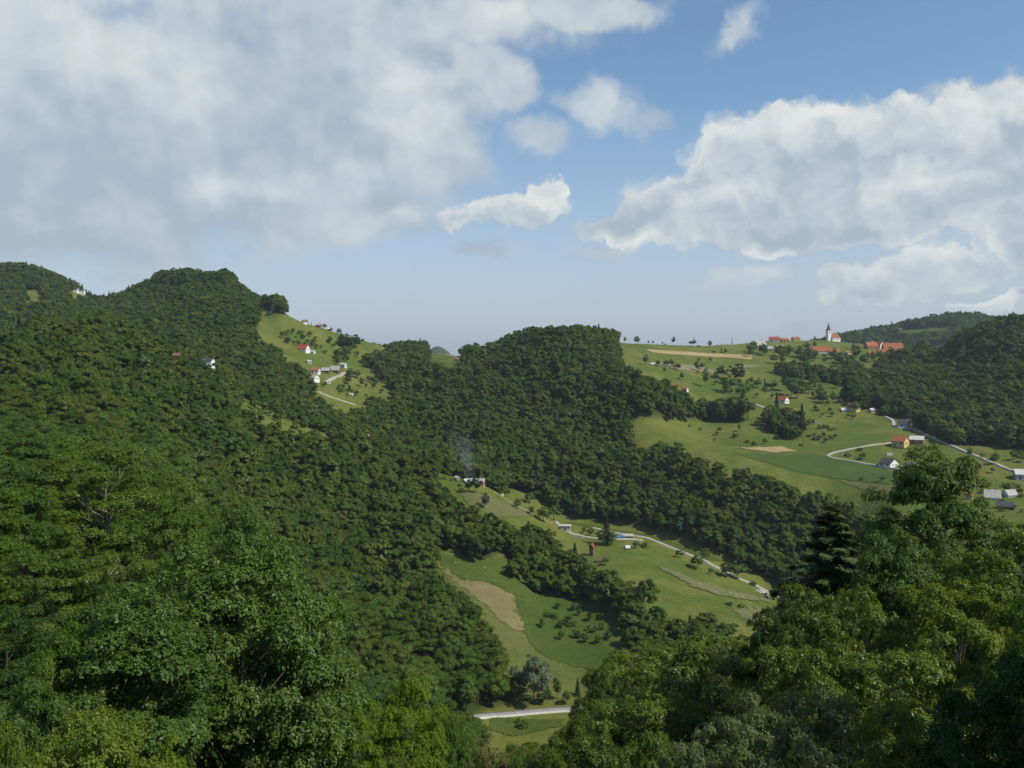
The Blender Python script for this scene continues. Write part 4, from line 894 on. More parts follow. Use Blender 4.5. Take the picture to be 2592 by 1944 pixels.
house(2315, 888, 20, 4, 'grey roofed shed alone near the dark wooded hill', 'wall_grey', 'roof_light', 0, Y=1160, chim=0, name='shed', cat='shed')
house(2300, 838, 14, 5, 'faint white house on the clearing of the far hill', 'wall_white', 'roof_light', 0, Y=2210)
house(2362, 831, 18, 4, 'faint orange roofed house on the clearing of the far hill', 'wall_brick', 'roof_orange', 0, Y=2215)
# middle right
house(1981, 1020, 26, 8, 'white house with an orange roof above the short gravel road', 'wall_white', 'roof_orange', -50, y0=750, rh=.8)
house(2122, 1019, 16, 4, 'old brown roofed barn hidden in trees', 'wall_wood', 'roof_brown', -20, y0=740, chim=0, name='barn', cat='barn')
house(2160, 1041, 26, 11, 'house with a dark red-brown roof and yellow gable wall', 'wall_yellow', 'roof_brown', -50, y0=720, rh=.8)
house(2138, 1041, 18, 4, 'low grey roofed annex left of the yellow gabled house', 'wall_grey', 'roof_light', 0, y0=720, chim=0, name='shed', cat='shed')
house(2208, 1043, 14, 6, 'small grey roofed hut among trees right of the yellow gabled house', 'wall_grey', 'roof_light', 15, y0=720, name='hut', cat='hut')
house(2290, 1080, 30, 9, 'bluish house with a dark roof beside the winding road', 'wall_blue', 'roof_dark', -20, y0=700, rh=.7)
house(2310, 1084, 16, 7, 'small house with a brown roof behind the winding road', 'wall_pink', 'roof_brown', 20, y0=700)
house(2279, 1129, 32, 14, 'main farmhouse with orange roof and yellow gable above the hairpin road', 'wall_yellow', 'roof_orange', -46, y0=640, rh=.6, depth=.95, name='farmhouse', cat='farmhouse')
house(2321, 1122, 32, 11, 'brick barn with a whitish roof right of the yellow farmhouse', 'wall_brick', 'roof_light', -30, y0=640, rh=.5, name='barn', cat='barn', chim=0)
house(2250, 1180, 32, 9, 'wide white chalet with a dark roof beside the lower road', 'wall_white', 'roof_dark', -56, y0=590, rh=.5, depth=1.15, name='chalet', cat='house')
house(2307, 1183, 30, 6, 'low annex with a slanted dark grey roof right of the chalet', 'wall_grey', 'roof_dark', 18, y0=590, chim=0, rh=.5, name='garage', cat='garage')
house(2275, 1190, 12, 4, 'white garden shed in front of the chalet', 'wall_white', 'roof_light', -10, y0=580, kind='flat', chim=0, win=0, name='shed', cat='shed')
VG = 'houses of the hamlet behind the tallest near right tree'
house(2590, 1212, 40, 14, 'grey-white house with two roof levels cut by the right edge', 'wall_blue', 'roof_light', -15, y0=540, group=VG)
house(2512, 1263, 36, 7, 'house with a very broad pale grey roof, left one of two', 'wall_white', 'roof_grey', -25, y0=500, rh=.8, depth=.9, group=VG)
house(2556, 1256, 28, 6, 'house with a broad pale grey roof, right one of two', 'wall_white', 'roof_grey', 15, y0=500, rh=.8, group=VG)
house(2468, 1233, 22, 5, 'house with a brown-grey roof half behind the tallest near right tree', 'wall_grey', 'roof_brown', 20, y0=520, group=VG)
house(2453, 1262, 20, 9, 'yellow house with an orange roof half behind the tallest near right tree', 'wall_yellow', 'roof_orange', 55, y0=500, group=VG)
house(2545, 1287, 36, 8, 'shed with a dark slanting roof below the two pale grey roofs', 'wall_wood', 'roof_dark', -25, y0=480, chim=0, name='shed', cat='shed', group=VG)

# church
def church():
    Y = 1350.0; px = 2107; X = (px-CX)/F*Y; z = float(H(X, Y)); k = Y/F
    r = empty('church', (X, Y, z+0.4), math.radians(16)); r.scale = (1.05, 1.05, 0.98)
    w = 20*k; h = 10*k; d = 8.5
    mb = MB(); mb.box((3.0, 0, h/2-1), (w, d, h+2)); mb.add([(3-w/2, -d/2, h), (3-w/2, d/2, h), (3-w/2, 0, h+4.6), (3+w/2, -d/2, h), (3+w/2, d/2, h), (3+w/2, 0, h+4.6)], [(0, 2, 1), (3, 4, 5)])
    link('nave', mb.mesh('nave', M['wall_white']), r)
    rb = MB(); gable(rb, w*0.96, d, h, 5.0, 0.25, 0.3); o = link('roof', rb.mesh('roof', M['roof_orange']), r); o.location.x = 3.0
    tw = MB().box((-w/2-0.5, 0, 8.0-1), (5.0, 5.0, 18)); tw.box((-w/2-0.5, 0, 16.1), (5.5, 5.5, 0.5)); to = link('tower', tw.mesh('tower', M['wall_white']), r)
    for a in range(4):
        th = a*math.pi/2; q = MB().box((0, -2.52, 0), (1.3, 0.12, 2.4)).mesh('belfry_opening', M['glass'])
        link('belfry_opening', q, to, (-w/2-0.5, 0, 13.2), th)
    sp = MB(); c = (-w/2-0.5); a = 2.9; v = [(c-a, -a, 16.35), (c+a, -a, 16.35), (c+a, a, 16.35), (c-a, a, 16.35)]; b = 1.5; v += [(c-b, -b, 18.6), (c+b, -b, 18.6), (c+b, b, 18.6), (c-b, b, 18.6), (c, 0, 27.5)]
    sp.add(v, [(3, 2, 1, 0), (0, 1, 5, 4), (1, 2, 6, 5), (2, 3, 7, 6), (3, 0, 4, 7), (4, 5, 8), (5, 6, 8), (6, 7, 8), (7, 4, 8)])
    link('spire', sp.mesh('spire', M['roof_dark']), r)
    link('cross', MB().box((c, 0, 28.2), (0.15, 0.15, 1.8)).box((c, 0, 28.5), (0.9, 0.13, 0.15)).mesh('cross', M['roof_dark']), r)
    for i in range(3): link('window', MB().box((0, -d/2-0.03, 0), (1.0, 0.12, 3.0)).mesh('window', M['glass']), r, (3-w/3+i*w/3, 0, h*0.55))
    ap = MB(); n = 10
    vv = [(3+w/2+3.2*math.sin(math.pi*i/(n-1)), -3.6*math.cos(math.pi*i/(n-1)), zz) for zz in (-1.5, h*0.86) for i in range(n)]
    ap.add(vv+[(3+w/2, 0, h*0.86+3.0)], [(i, i+1, n+i+1, n+i) for i in range(n-1)]+[(n+i, n+i+1, 2*n) for i in range(n-1)])
    link('apse', ap.mesh('apse', M['wall_white']), r)
    tag(r, 'white hilltop church with a dark spire and orange nave roof', 'church')
church()

# electricity pylon on the ridge, two wooden posts beside it on the slope
def pylon(px, Y, h, label):
    X = (px-CX)/F*Y; r = empty('pylon', (X, Y, float(H(X, Y))), 0.3); mb = MB(); b = h*0.07
    for sx in (-1, 1):
        for sy in (-1, 1): mb.tube([(sx*b, sy*b, -0.5), (sx*b*0.35, sy*b*0.35, h*0.75), (0, 0, h)], [0.22, 0.16, 0.1], 4)
    for k in range(7):
        z0 = k*h*0.12; z1 = (k+1)*h*0.12; a0 = b*(1-0.85*z0/h); a1 = b*(1-0.85*z1/h)
        mb.tube([(-a0, -a0, z0), (a1, -a1, z1)], [0.08, 0.08], 3); mb.tube([(a0, a0, z0), (-a1, a1, z1)], [0.08, 0.08], 3)
    link('mast', mb.mesh('mast', M['wall_grey']), r)
    link('crossarm', MB().box((0, 0, h*0.88), (h*0.50, 0.35, 0.35)).mesh('crossarm', M['wall_grey']), r)
    link('crossarm', MB().box((0, 0, h*0.78), (h*0.34, 0.35, 0.35)).mesh('crossarm', M['wall_grey']), r)
    tag(r, label, 'pylon')
pylon(1853, 1255, 11.5, 'lattice electricity pylon standing on the bare ridge')
def pole(px, py, h, label):
    p = ground(px, py, 600, 1300); r = empty('utility_pole', p, 0.4)
    link('mast', MB().tube([(0, 0, -0.6), (0, 0, h)], [0.2, 0.14], 6).mesh('mast', M['wall_wood']), r)
    link('crossarm', MB().box((0, 0, h-0.6), (2.0, 0.15, 0.15)).mesh('crossarm', M['wall_wood']), r)
    tag(r, label, 'utility pole', 'wooden utility poles across the farmland')
pole(1940, 945, 10, 'wooden utility pole above the dark hedge')
pole(2061, 1028, 10, 'wooden utility pole at the left of the brown roofed barn')
pole(2120, 1070, 9, 'wooden utility pole on the green field below the yellow gabled house')

# things on the spur meadow
def hut_bale(px, py, Y, label):
    X = (px-CX)/F*Y; r = empty('trailer', (X, Y, float(H(X, Y))), 0.35)
    link('body', MB().box((0, 0, 1.35), (3.6, 2.0, 1.5), 0.86).mesh('body', M['wall_white']), r)
    link('bumper', MB().box((0, 0, 0.55), (3.3, 1.7, 0.2)).mesh('bumper', M['roof_dark']), r)
    for sx in (-1, 1):
        for sy in (-1, 1): link('wheel', MB().tube([(sx*1.1, sy*0.85, 0.42), (sx*1.1, sy*1.06, 0.42)], [0.42, 0.42], 12).mesh('wheel', M['tyre']), r)
    link('drawbar', MB().box((2.3, 0, 0.55), (1.4, 0.12, 0.12)).mesh('drawbar', M['roof_dark']), r)
    tag(r, label, 'trailer')
hut_bale(1588, 1396, 575, 'small white rounded trailer standing alone on the spur meadow')
def tarp():
    Y = 606.0; X = (1566-CX)/F*Y; mb = MB(); n = 9; v = []; f = []
    for i in range(n):
        for j in range(5):
            x = (i/(n-1)-0.5)*7.5; y = (j/4-0.5)*2.2; v.append((x, y, 1.3*math.cos(y*1.2)+0.12*math.sin(i*1.9+j)))
    for i in range(n-1):
        for j in range(4): f.append((i*5+j, (i+1)*5+j, (i+1)*5+j+1, i*5+j+1))
    mb.add(v, f); mb.add([(q[0], q[1], q[2]-0.05) for q in v], [tuple(reversed(g)) for g in f])
    mb.box((0, 0, 0.25), (7.3, 1.7, 0.9))
    o = link('tarpaulin', mb.mesh('tarpaulin', M['plastic_blue']), None, (X, Y, float(H(X, Y))), -0.1)
    tag(o, 'bright blue tarpaulin over a low stack beside the tan roofed barn', 'tarpaulin')
tarp()
def wall_piece(px, py, Y, lpx, h, rz, label):
    X = (px-CX)/F*Y; L_ = lpx/F*Y
    o = link('retaining_wall', MB().box((0, 0, h/2-0.6), (L_, 0.4, h+1.2)).box((0, 0, h+0.07), (L_+0.1, 0.55, 0.13)).mesh('retaining_wall', M['concrete']), None, (X, Y, float(H(X, Y))), rz)
    tag(o, label, 'wall')
wall_piece(1460, 1352, 600, 26, 1.0, -0.25, 'low pale concrete wall right of the cubic garage')
wall_piece(2252, 1126, 700, 14, 1.8, 0.0, 'low white wall at the left of the yellow farmhouse')
def digger():
    Y = 540.0; X = (1940-CX)/F*Y; r = empty('excavator', (X, Y, float(H(X, Y))+0.2), 2.6)
    for s in (-1, 1): link('track', MB().box((0, s*1.0, 0.4), (3.0, 0.5, 0.7), 0.86).mesh('track', M['tyre']), r)
    link('body', MB().box((-0.3, 0, 1.35), (2.6, 2.2, 1.0)).mesh('body', M['wall_grey']), r)
    link('cab', MB().box((0.3, 0.5, 2.3), (1.3, 1.0, 1.2), 0.85).mesh('cab', M['glass']), r)
    link('boom', MB().tube([(0.8, -0.3, 1.6), (2.6, -0.3, 3.6), (4.4, -0.3, 2.9), (5.0, -0.3, 1.0)], [0.25, 0.25, 0.2, 0.15], 6).mesh('boom', M['wall_grey']), r)
    link('bucket', MB().box((5.0, -0.3, 0.6), (0.9, 1.0, 0.8), 0.7).mesh('bucket', M['roof_dark']), r)
    tag(r, 'small grey excavator parked at the lower end of the rocky bank', 'excavator')
digger()
def heap():
    Y = 548.0; X = (1922-CX)/F*Y; n = 14; v = []; f = []
    for i in range(n):
        for j in range(n):
            x = (i/(n-1)-0.5)*7; y = (j/(n-1)-0.5)*4.5; e = max(0, 1-(x/3.5)**2-(y/2.25)**2); v.append((x, y, 2.2*e**0.8*(0.8+0.35*math.sin(i*2.3)*math.sin(j*1.7))-0.3))
    for i in range(n-1):
        for j in range(n-1): f.append((i*n+j, (i+1)*n+j, (i+1)*n+j+1, i*n+j+1))
    tag(link('rubble_heap', MB().add(v, f).mesh('rubble_heap', M['rock']), None, (X, Y, float(H(X, Y)))), 'pale heap of rubble beside the grey excavator', 'rubble heap')
heap()
# boulders lying in the rocky bank and in the valley meadow
def boulder(px, py, y0, y1, s, label, group):
    p = ground(px, py, y0, y1); v = []; f = []; n = 7; m = 5
    for i in range(m+1):
        for j in range(n):
            a = math.pi*i/m; b = 2*math.pi*j/n; q = 1+R.uniform(-.22, .22); v.append((math.sin(a)*math.cos(b)*q, math.sin(a)*math.sin(b)*q*0.8, math.cos(a)*0.65*q))
    for i in range(m):
        for j in range(n): f.append((i*n+j, (i+1)*n+j, (i+1)*n+(j+1) % n, i*n+(j+1) % n))
    o = link('boulder', MB().add(v, f).mesh('boulder', M['rock']), None, p+Vector((0, 0, s*0.25)), R.uniform(0, 6)); o.scale = (s, s, s)
    tag(o, label, 'rock', group)
for (a, b) in ((1700, 1450), (1716, 1452), (1735, 1466), (1752, 1474), (1770, 1480), (1800, 1493), (1812, 1500), (1838, 1508), (1850, 1502), (1862, 1508), (1880, 1512), (1893, 1518), (1905, 1510)):
    boulder(a, b, 455, 620, R.uniform(0.3, 0.75), 'pale limestone boulder lying in the rocky bank on the spur', 'boulders in the rocky bank')
for (a, b) in ((1153, 1425), (1226, 1439), (1181, 1459), (1755, 1504), (1777, 1517)):
    boulder(a, b, 385, 620, R.uniform(0.3, 0.55), 'small pale boulder lying in short grass away from the bank', 'boulders in the grass')

# ------------------------------------------------------------------ scattered trees and shrubs
def t_at(px, py, hpx, mat, label, y0=640, y1=1500, kind='b', group=None, width=1.0, Y=None, name='broadleaf_tree'):
    p = Vector(((px-CX)/F*Y, Y, float(H((px-CX)/F*Y, Y)))) if Y else ground(px, py, y0, y1)
    h = hpx/F*p.y*(1.08 if Y or p.y < 620 else 1.25)
    if kind == 's': return tree(p, SPM, LEAF[mat], h, width, 'spruce_tree', label, 'tree', group, base_h=15)
    if h < 3.6: return shrub(p, max(h, 1.0), LEAF[mat], label, group, width=width)
    nm = 'willow_tree' if mat == 'willow' else 'blossoming_tree' if mat == 'blossom' else name
    return tree(p, MID[2] if mat == 'willow' else MID[R.randrange(5)], LEAF[mat], h, width, nm, label, 'tree', group)
t_at(2086, 0, 10, 'dark', 'round dark tree touching the left of the church tower', kind='b', width=1.0, Y=1362)
t_at(2121, 0, 12, 'dark', 'large round dark tree behind the right end of the church', kind='b', width=1.2, Y=1366)
SK = 'trees standing on the bare ridge line'
for (px, Y, h, w, lb, k) in ((1582, 1120, 17, .55, 'slender tree on the ridge line nearest the wooded dome', 'b'), (1612, 1100, 20, .9, 'conical dark tree just below the ridge line, second from the wooded dome', 'b'),
    (1641, 1170, 10, .7, 'tiny thin tree on the ridge line, leftmost of the lollipop trees', 'b'), (1653, 1170, 9, .75, 'tiny round-headed tree on the ridge, second of the lollipop trees', 'b'),
    (1677, 1180, 8, .8, 'tiny round-headed tree on the ridge beside a low bush', 'b'), (1684, 1180, 4, 1.3, 'low dark bush on the ridge between two round-headed trees', 'b'), (1705, 1190, 20, .55, 'tall lollipop-shaped tree on the ridge line', 'b'),
    (1752, 1190, 18, 1.1, 'broad round dark tree on the ridge, left of the pylon', 'b'), (1769, 1200, 4, 1.8, 'flat bush on the ridge right of the broad round tree', 'b'), (1797, 1190, 17, .7, 'forked lollipop tree on the ridge, nearest left of the pylon', 'b'),
    (1808, 1130, 9, 1.1, 'rounded bush below the forked ridge tree', 'b'), (1826, 1140, 15, .9, 'pointed tree of the clump left of the pylon foot', 's'), (1836, 1140, 10, 1.5, 'wide bush of the clump left of the pylon foot', 'b')):
    t_at(px, 0, h, 'dark', lb, kind=k, group=SK, width=w, Y=Y)
def some(lst, group, lab, mats, y0=640, y1=1500):
    for k, (px, py, h, w) in enumerate(lst): t_at(px, py, h, R.choice(mats), lab, y0, y1, 'b', group, w)
some([(1634, 925, 22, .8), (1666, 928, 13, 1.1), (1687, 929, 14, 1), (1700, 931, 18, 1), (1714, 937, 14, 1.2), (1682, 943, 11, 1.2), (1765, 940, 20, .9), (1775, 936, 15, .8)], 'row of trees under the upper fields', 'small round tree in the row below the upper fields', ['dark', 'green', 'maple'])
for (px, py, h, w, m, lb, k) in ((1726, 962, 15, .95, 'dark', 'single round bushy tree alone on the olive slope below the tree row', 'b'), (1798, 917, 10, 1.2, 'green', 'pale green small tree below the wheat field', 'b'), (1848, 935, 8, 1, 'dark', 'small round tree right above the big dark tree', 'b'),
    (1786, 982, 40, .55, 'green', 'narrow tall tree left of the big dark trees on the slope', 'b'), (1827, 958, 26, 1.1, 'dark', 'conical dark tree left above the big dark tree', 'b'), (1813, 959, 14, 1, 'green', 'small tree leaning on the conical dark tree', 'b'),
    (1868, 976, 45, .9, 'dark', 'largest dark tree on the right farmland slope', 'b'), (1850, 992, 38, .95, 'maple', 'second largest dark tree, left below the largest one', 'b'), (1838, 996, 22, 1, 'green', 'green tree at the left foot of the two largest slope trees', 'b'),
    (1918, 983, 22, 1, 'green', 'leftmost tree of the tree line above the orange roofed white house', 'b'), (1936, 985, 24, .7, 'dark', 'pointed tree in the tree line above the orange roofed white house', 's'), (1952, 990, 22, 1.2, 'dark', 'broad tree in the tree line above the orange roofed white house', 'b'),
    (1900, 988, 12, 1.3, 'dark', 'low bush at the left end of that upper tree line', 'b'), (1988, 990, 34, 1, 'dark', 'tree behind the orange roofed white house, left one of three', 'b'), (2003, 1002, 36, 1, 'green', 'tree behind the orange roofed white house, middle one of three', 'b'), (2018, 1010, 28, 1, 'dark', 'tree behind the orange roofed white house, right one of three', 'b'),
    (1880, 1010, 34, 1.1, 'green', 'tree beside the top of the short gravel road, upper one', 'b'), (1893, 1064, 52, .75, 'dark', 'tall dark tree at the end of the wood band beside the gravel road', 'b'), (1966, 1042, 40, .85, 'dark', 'dark spruce in front of the orange roofed white house', 's'),
    (2030, 1090, 56, .95, 'dark', 'lone pointed dark spruce on the green field', 's'), (2048, 1078, 14, 1, 'dark', 'small tree right of the lone pointed spruce', 'b'), (2058, 1074, 10, 1, 'green', 'tiny tree beside the thin path right of the pointed spruce', 'b'),
    (1871, 1092, 16, .8, 'green', 'small tree below the wood band on the middle meadow', 'b'), (1858, 1108, 9, 1.4, 'dark', 'dark round bush on the middle meadow', 'b'), (1936, 1125, 12, 1, 'green', 'pale small tree on the lower middle meadow', 'b'),
    (2177, 1140, 6, 1.5, 'dark', 'small bush inside the hairpin road', 'b'), (2145, 1155, 9, 1, 'green', 'thin young tree inside the hairpin road', 'b'), (2182, 1163, 14, 1.5, 'dark', 'dark bush inside the hairpin road near the chalet', 'b'), (2232, 1222, 12, 1.1, 'dark', 'round dark tree on the crop field before the near right trees', 'b'), (2182, 1215, 8, .8, 'green', 'small thin tree on the crop field before the near right trees', 'b')):
    t_at(px, py, h, m, lb, kind=k, width=w, group=None)
some([(2078, 1085, 8, 1.3), (2089, 1083, 8, 1.2), (2101, 1090, 7, 1.2), (2111, 1088, 6, 1.2), (2048, 1106, 6, 1.2), (2060, 1103, 6, 1.2), (2075, 1114, 11, 1.3), (2085, 1107, 10, 1.2), (2090, 1120, 10, 1.3), (2101, 1114, 10, 1.3), (2113, 1110, 9, 1.2), (2064, 1114, 8, 1.3), (2028, 1128, 5, 1.4), (1892, 1120, 6, 1.4), (1910, 1126, 6, 1.3), (1965, 1112, 8, 1.3)],
     'dark bushes dotted over the olive pasture', 'dark bush on the olive pasture above the hairpin road', ['dark', 'maple'], 600, 900)
def scatter(poly, n, h0, h1, mats, label, group, y0, y1, seed, sp=0.0):
    rr = random.Random(seed); xs = [p[0] for p in poly]; ys = [p[1] for p in poly]; k = 0; tries = 0
    while k < n and tries < 4000:
        tries += 1; a = rr.uniform(min(xs), max(xs)); b = rr.uniform(min(ys), max(ys))
        if not inpoly(np.array([a]), np.array([b]), poly)[0]: continue
        t_at(a, b, rr.uniform(h0, h1), rr.choice(mats), label if True else '', y0, y1, 's' if rr.random() < sp else 'b', group, rr.uniform(0.85, 1.25), None, 'scattered_tree' if y1 > 800 else 'broadleaf_tree'); k += 1  # distant scattered trees and bushes, named apart by distance, not by species
DK = ['dark', 'green', 'maple', 'green']
scatter([(1888, 893), (1960, 892), (2040, 902), (2180, 903), (2240, 908), (2320, 896), (2330, 905), (2200, 925), (2120, 932), (2040, 925), (1960, 922), (1890, 905)], 62, 8, 24, DK, 'leafy tree in the orchard belt around the ridge hamlet', 'trees around the ridge hamlet', 900, 1330, 1)
scatter([(1890, 880), (1900, 880), (2030, 880), (2160, 880), (2190, 885), (2190, 895), (2030, 896), (1890, 892)], 20, 8, 16, DK, 'small tree standing between the ridge hamlet roofs', 'trees between the ridge hamlet roofs', 1000, 1400, 2)
scatter([(2030, 960), (2110, 975), (2210, 995), (2240, 1030), (2200, 1048), (2110, 1035), (2040, 1010), (2000, 980)], 44, 8, 26, DK, 'tree on the bushy slope above the yellow gabled house', 'trees on the bushy slope above the yellow gabled house', 760, 1200, 3)
scatter([(2220, 1000), (2260, 1020), (2300, 1065), (2270, 1065), (2230, 1050), (2210, 1030)], 12, 18, 34, DK, 'tree at the foot of the dark wooded hill by the winding road', 'trees by the winding road', 720, 1100, 4)
scatter([(2040, 1035), (2120, 1045), (2240, 1075), (2230, 1085), (2120, 1062), (2050, 1050)], 8, 6, 13, DK, 'small tree along the upper rim of the long green field', 'trees on the rim of the long green field', 700, 1000, 31)
scatter([(1700, 1075), (1900, 1090), (1920, 1130), (1760, 1115)], 7, 4, 10, DK, 'low bush on the middle meadow below the wood band', 'bushes on the middle meadow', 640, 900, 32)
scatter([(1745, 905), (1880, 925), (1880, 960), (1740, 950)], 9, 4, 9, DK, 'little bush on the upper right meadow', 'bushes on the upper right meadow', 850, 1250, 5)
scatter([(1745, 965), (1960, 975), (1960, 1010), (1900, 1015), (1830, 990), (1760, 985)], 22, 6, 16, DK, 'bush on the brushy slope above the wood band', 'bushes above the wood band', 760, 1100, 6)
scatter([(2330, 1135), (2460, 1175), (2560, 1215), (2592, 1240), (2480, 1235), (2420, 1200), (2330, 1160)], 16, 8, 15, DK, 'tree between the long road and the hamlet at right', 'trees between the long road and the right hamlet', 540, 760, 7)
scatter([(2440, 1160), (2592, 1150), (2600, 1190), (2560, 1185)], 9, 10, 22, DK, 'thin tree on the pasture under the dark wooded hill', 'trees on the pasture under the dark wooded hill', 560, 800, 8)
scatter([(2480, 1230), (2592, 1230), (2592, 1300), (2480, 1300)], 13, 7, 12, DK, 'garden tree beside the broad grey roofs', 'garden trees beside the broad grey roofs', 480, 620, 9)
# left meadow slope
scatter([(700, 835), (830, 860), (900, 875), (905, 905), (860, 905), (800, 890), (720, 870)], 52, 5, 15, DK, 'bush on the upper left meadow slope', 'bushes on the upper left meadow slope', 850, 1250, 11)
scatter([(860, 870), (905, 880), (900, 895), (870, 890)], 7, 18, 30, ['dark'], 'dark tree in the small group on the left meadow slope', 'dark tree group on the left meadow slope', 900, 1250, 12)
scatter([(845, 905), (880, 895), (885, 925), (850, 930)], 8, 12, 24, DK, 'tree above the barns of the left farmstead', 'trees above the barns of the left farmstead', 850, 1150, 13)
scatter([(870, 940), (960, 965), (1000, 1010), (930, 985), (880, 975)], 22, 8, 20, DK, 'tree in the diagonal hedge across the left meadow', 'trees of the diagonal hedge on the left meadow', 780, 1100, 14)
scatter([(810, 975), (880, 985), (960, 1010), (900, 1010), (830, 1000)], 16, 5, 13, DK, 'bush on the lower left meadow by the gravel road', 'bushes on the lower left meadow', 770, 1000, 15)
for (px, Y, h, w, lb, k) in ((695, 1260, 18, .9, 'round tree knob on the shoulder right of the left peak', 'b'), (779, 1138, 12, .6, 'pointed spruce beside the white skyline house at left', 's'), (788, 1142, 10, .7, 'second spruce beside the white skyline house at left', 's'),
    (822, 1155, 12, 1.1, 'round tree right of the grey skyline roof', 'b'), (838, 1160, 10, .9, 'forked tree on the left skyline slope', 'b'), (858, 1165, 15, 1.0, 'largest tree on the left skyline slope', 'b'), (864, 1160, 9, 1.1, 'bush leaning on the largest left skyline tree', 'b'), (919, 1195, 9, .8, 'lone tiny tree on the bare left skyline', 'b'),
    (975, 1240, 10, 1.1, 'dark tree on the skyline saddle left of the faint houses', 'b'), (1004, 1255, 9, 1.0, 'tree close left of the faint houses on the saddle', 'b'), (1017, 1255, 9, .8, 'tree between the two faint houses on the saddle', 'b')):
    t_at(px, 0, h, 'dark', lb, kind=k, group=None, width=w, Y=Y)
# valley meadow and spur
VM = 'bushes on the valley meadow'
some([(1373, 1590, 22, 1.2), (1420, 1592, 20, 1.2), (1421, 1620, 22, 1.15), (1445, 1585, 14, 1.2), (1482, 1628, 22, 1.2), (1500, 1600, 16, 1.2), (1525, 1595, 18, 1.1), (1460, 1612, 16, 1.2), (1438, 1575, 18, 1.2), (1466, 1560, 18, 1.2), (1400, 1565, 15, 1.2), (1492, 1572, 20, 1.2), (1515, 1630, 22, 1.2), (1540, 1620, 20, 1.2), (1452, 1548, 20, 1.2), (1475, 1545, 20, 1.1), (1412, 1545, 18, 1.1), (1385, 1560, 12, 1.2)],
     VM, 'round dark green bush on the grassy upper right of the valley meadow', ['dark', 'green', 'maple'], 385, 580)
for (px, py, h, w, m, lb, k, y0, y1) in ((1352, 1790, 112, .92, 'willow', 'silver-leaved willow beside the valley road', 'b', 385, 440), (1310, 1783, 60, .8, 'green', 'green tree touching the left side of the silver willow', 'b', 385, 440), (1410, 1772, 52, .7, 'green', 'green tree right behind the silver willow', 'b', 385, 440),
    (1462, 1762, 44, 1.0, 'dark', 'slim dark spruce right of the silver willow', 's', 385, 440), (1375, 1790, 40, 1.0, 'dark', 'low dark tree at the right foot of the silver willow', 'b', 385, 430), (1435, 1785, 34, 1.2, 'olive', 'olive bush by the right end of the visible valley road', 'b', 385, 430),
    (1205, 1250, 40, 1.0, 'dark', 'dark round tree in front of the smoking farmhouse', 'b', 530, 640), (1186, 1246, 30, 1.1, 'dark', 'lower dark tree left in front of the smoking farmhouse', 'b', 530, 640), (1228, 1290, 38, .9, 'rust', 'purplish brown tree at the lower edge of the dry spur field', 'b', 520, 640),
    (1536, 1378, 78, .85, 'rust', 'spruce with a rusty dead top beside the track on the spur', 's', 560, 640), (1527, 1380, 36, 1.2, 'dark', 'dark bush at the left foot of the rusty spruce', 'b', 560, 640), (1550, 1382, 34, 1.1, 'maple', 'dark bush at the right foot of the rusty spruce', 'b', 560, 640),
    (1610, 1388, 16, 1.3, 'green', 'low spreading bush right of the white trailer', 'b', 520, 620), (1632, 1386, 13, 1.1, 'dark', 'small round bush on the spur meadow below the road', 'b', 520, 620),
    (1495, 1356, 16, 1.3, 'dark', 'dark hedge bush behind the track, left one', 'b', 600, 680), (1478, 1350, 14, 1.3, 'green', 'hedge bush behind the track near the cubic garage', 'b', 600, 680), (1464, 1316, 30, 1.0, 'dark', 'tree behind the cubic garage at the wood edge', 'b', 640, 720),
    (1720, 1412, 18, 1.2, 'dark', 'round tree below the road on the spur, leftmost of the roadside trees', 'b', 500, 640), (1765, 1440, 34, 1.3, 'green', 'broad roadside tree on the spur, second from left', 'b', 500, 640), (1785, 1420, 30, 1.0, 'olive', 'roadside tree beyond the spur road', 'b', 560, 680),
    (1800, 1455, 16, 1.3, 'green', 'low olive shrub below the spur road', 'b', 500, 640), (1840, 1462, 36, 1.15, 'dark', 'large roadside tree covering a piece of the spur road, left half', 'b', 500, 640), (1866, 1466, 38, 1.15, 'maple', 'large roadside tree covering a piece of the spur road, right half', 'b', 500, 640),
    (1905, 1482, 10, 1.3, 'dark', 'small bush on the road edge near the lower end of the spur', 'b', 500, 640), (1876, 1538, 9, 1.3, 'dark', 'small dark bush below the rocky bank', 'b', 455, 640), (1845, 1532, 8, 1.5, 'dark', 'tiny dark bush below the rocky bank, left one', 'b', 455, 640),
    (1532, 1432, 20, 1.0, 'green', 'small green tree right of the white shed at the wood edge', 'b', 500, 620), (1375, 1320, 34, 1.2, 'green', 'tree on the spur crest left of the cubic garage', 'b', 560, 660), (1402, 1316, 30, 1.1, 'olive', 'olive tree on the spur crest close to the cubic garage', 'b', 560, 660), (1345, 1305, 22, 1.1, 'green', 'small tree on the spur crest beside the path', 'b', 560, 660), (1310, 1290, 26, 1.0, 'green', 'tree on the spur crest at the end of the dry field', 'b', 580, 680),
    (1265, 1240, 28, 1.0, 'olive', 'olive tree at the wood edge right of the smoking farmhouse', 'b', 600, 700), (1340, 1275, 22, 1.0, 'olive', 'olive tree on the meadow strip behind the spur crest', 'b', 620, 720),
    (1005, 1120, 44, 1.0, 'blossom', 'yellowish blossoming tree on the near left ridge', 'b', 600, 660)):
    t_at(px, py, h, m, lb, y0, y1, k, None, w)
scatter([(1300, 1815), (1330, 1840), (1345, 1850), (1320, 1850)], 3, 14, 22, ['green'], 'bush on the grass strip below the valley road', 'bushes below the valley road', 320, 372, 21)
scatter([(1090, 1195), (1150, 1195), (1190, 1215), (1180, 1250), (1120, 1240)], 12, 6, 16, ['olive', 'green'], 'bush on the yellowish slope above the dry spur field', 'bushes above the dry spur field', 520, 640, 22)
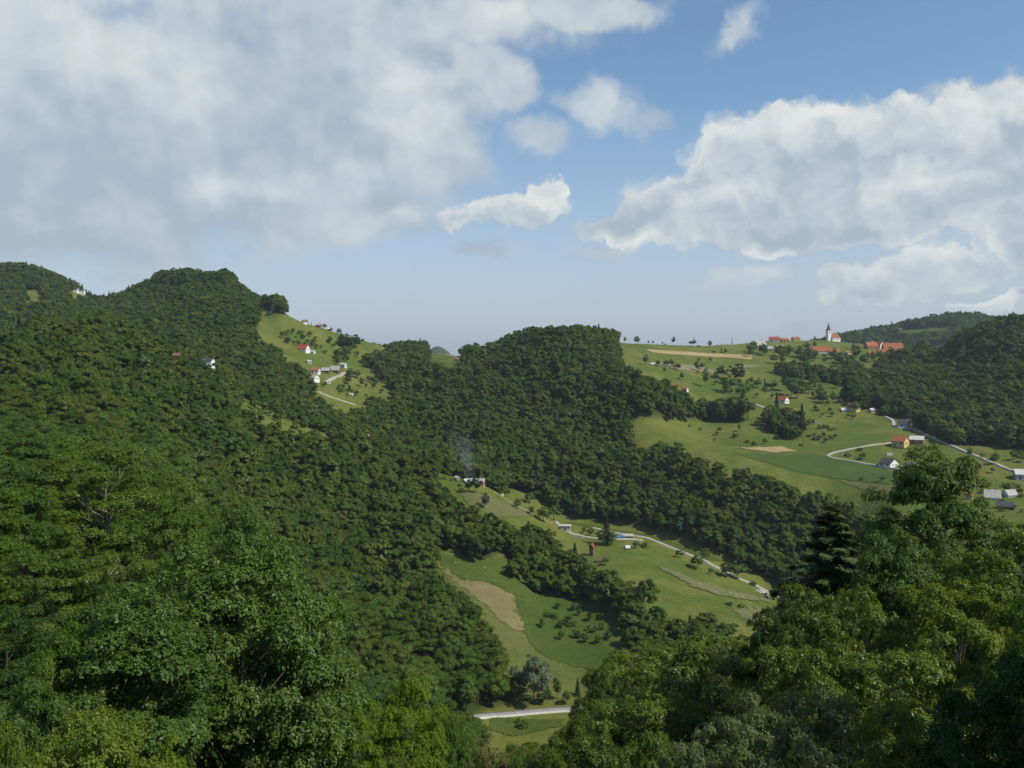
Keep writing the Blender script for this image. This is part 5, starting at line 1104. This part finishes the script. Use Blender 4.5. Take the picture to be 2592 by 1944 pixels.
scatter([(600, 1000), (700, 1045), (860, 1115), (860, 1128), (740, 1100), (640, 1050)], 26, 14, 34, ['olive', 'olive', 'green'], 'yellowish tree on the thin dry strip of the near left ridge', 'trees on the dry strip of the near left ridge', 540, 670, 23)

# ------------------------------------------------------------------ smoke
def smoke():
    m = bpy.data.materials.new('smoke'); m.use_nodes = True; t = NT(m.node_tree)
    tc = t.n('ShaderNodeTexCoord').outputs['Object']
    sx = t.n('ShaderNodeSeparateXYZ', i0=tc)
    zz = t.rng(sx.outputs[2], 0, 34, 0, 1, 'LINEAR')
    cx = t.m('MULTIPLY', zz, -9.0); wr = t.m('ADD', 2.5, t.m('MULTIPLY', zz, 13.0))
    dx = t.m('DIVIDE', t.m('SUBTRACT', sx.outputs[0], cx), wr); dy = t.m('DIVIDE', sx.outputs[1], wr)
    r = t.m('SQRT', t.m('ADD', t.m('MULTIPLY', dx, dx), t.m('MULTIPLY', dy, dy)))
    e = t.m('MULTIPLY', t.rng(r, 1.0, 0.1), t.m('SUBTRACT', 1.0, t.m('POWER', zz, 0.6)))
    d = t.m('MULTIPLY', t.m('MULTIPLY', e, t.rng(t.noise(tc, 0.22, 3, 0.6), 0.3, 0.75)), 0.085)
    v = t.n('ShaderNodeVolumePrincipled', Density=d); v.inputs['Color'].default_value = (0.75, 0.85, 1.0, 1)
    t.n('ShaderNodeOutputMaterial', Volume=v)
    Y = 626.0; X = (1196-CX)/F*Y
    tag(link('smoke', MB().box((-4, 0, 17), (40, 32, 34)).mesh('smoke', m), None, (X, Y, float(H(X, Y))+0.5)), kind='stuff')
smoke()

# ------------------------------------------------------------------ haze
def build_haze():
    m = bpy.data.materials.new('haze'); m.use_nodes = True; t = NT(m.node_tree)
    v = t.n('ShaderNodeVolumePrincipled'); v.inputs['Color'].default_value = (0.80, 0.90, 1.0, 1); v.inputs['Density'].default_value = 0.00006; v.inputs['Anisotropy'].default_value = 0.3
    t.n('ShaderNodeOutputMaterial', Volume=v)
    xs = float(np.abs(XG).max())+5
    o = link('haze', MB().box((0, 7950, 10), (2*xs+20, 16400, 360)).mesh('haze', m))
    tag(o, kind='stuff')
build_haze()
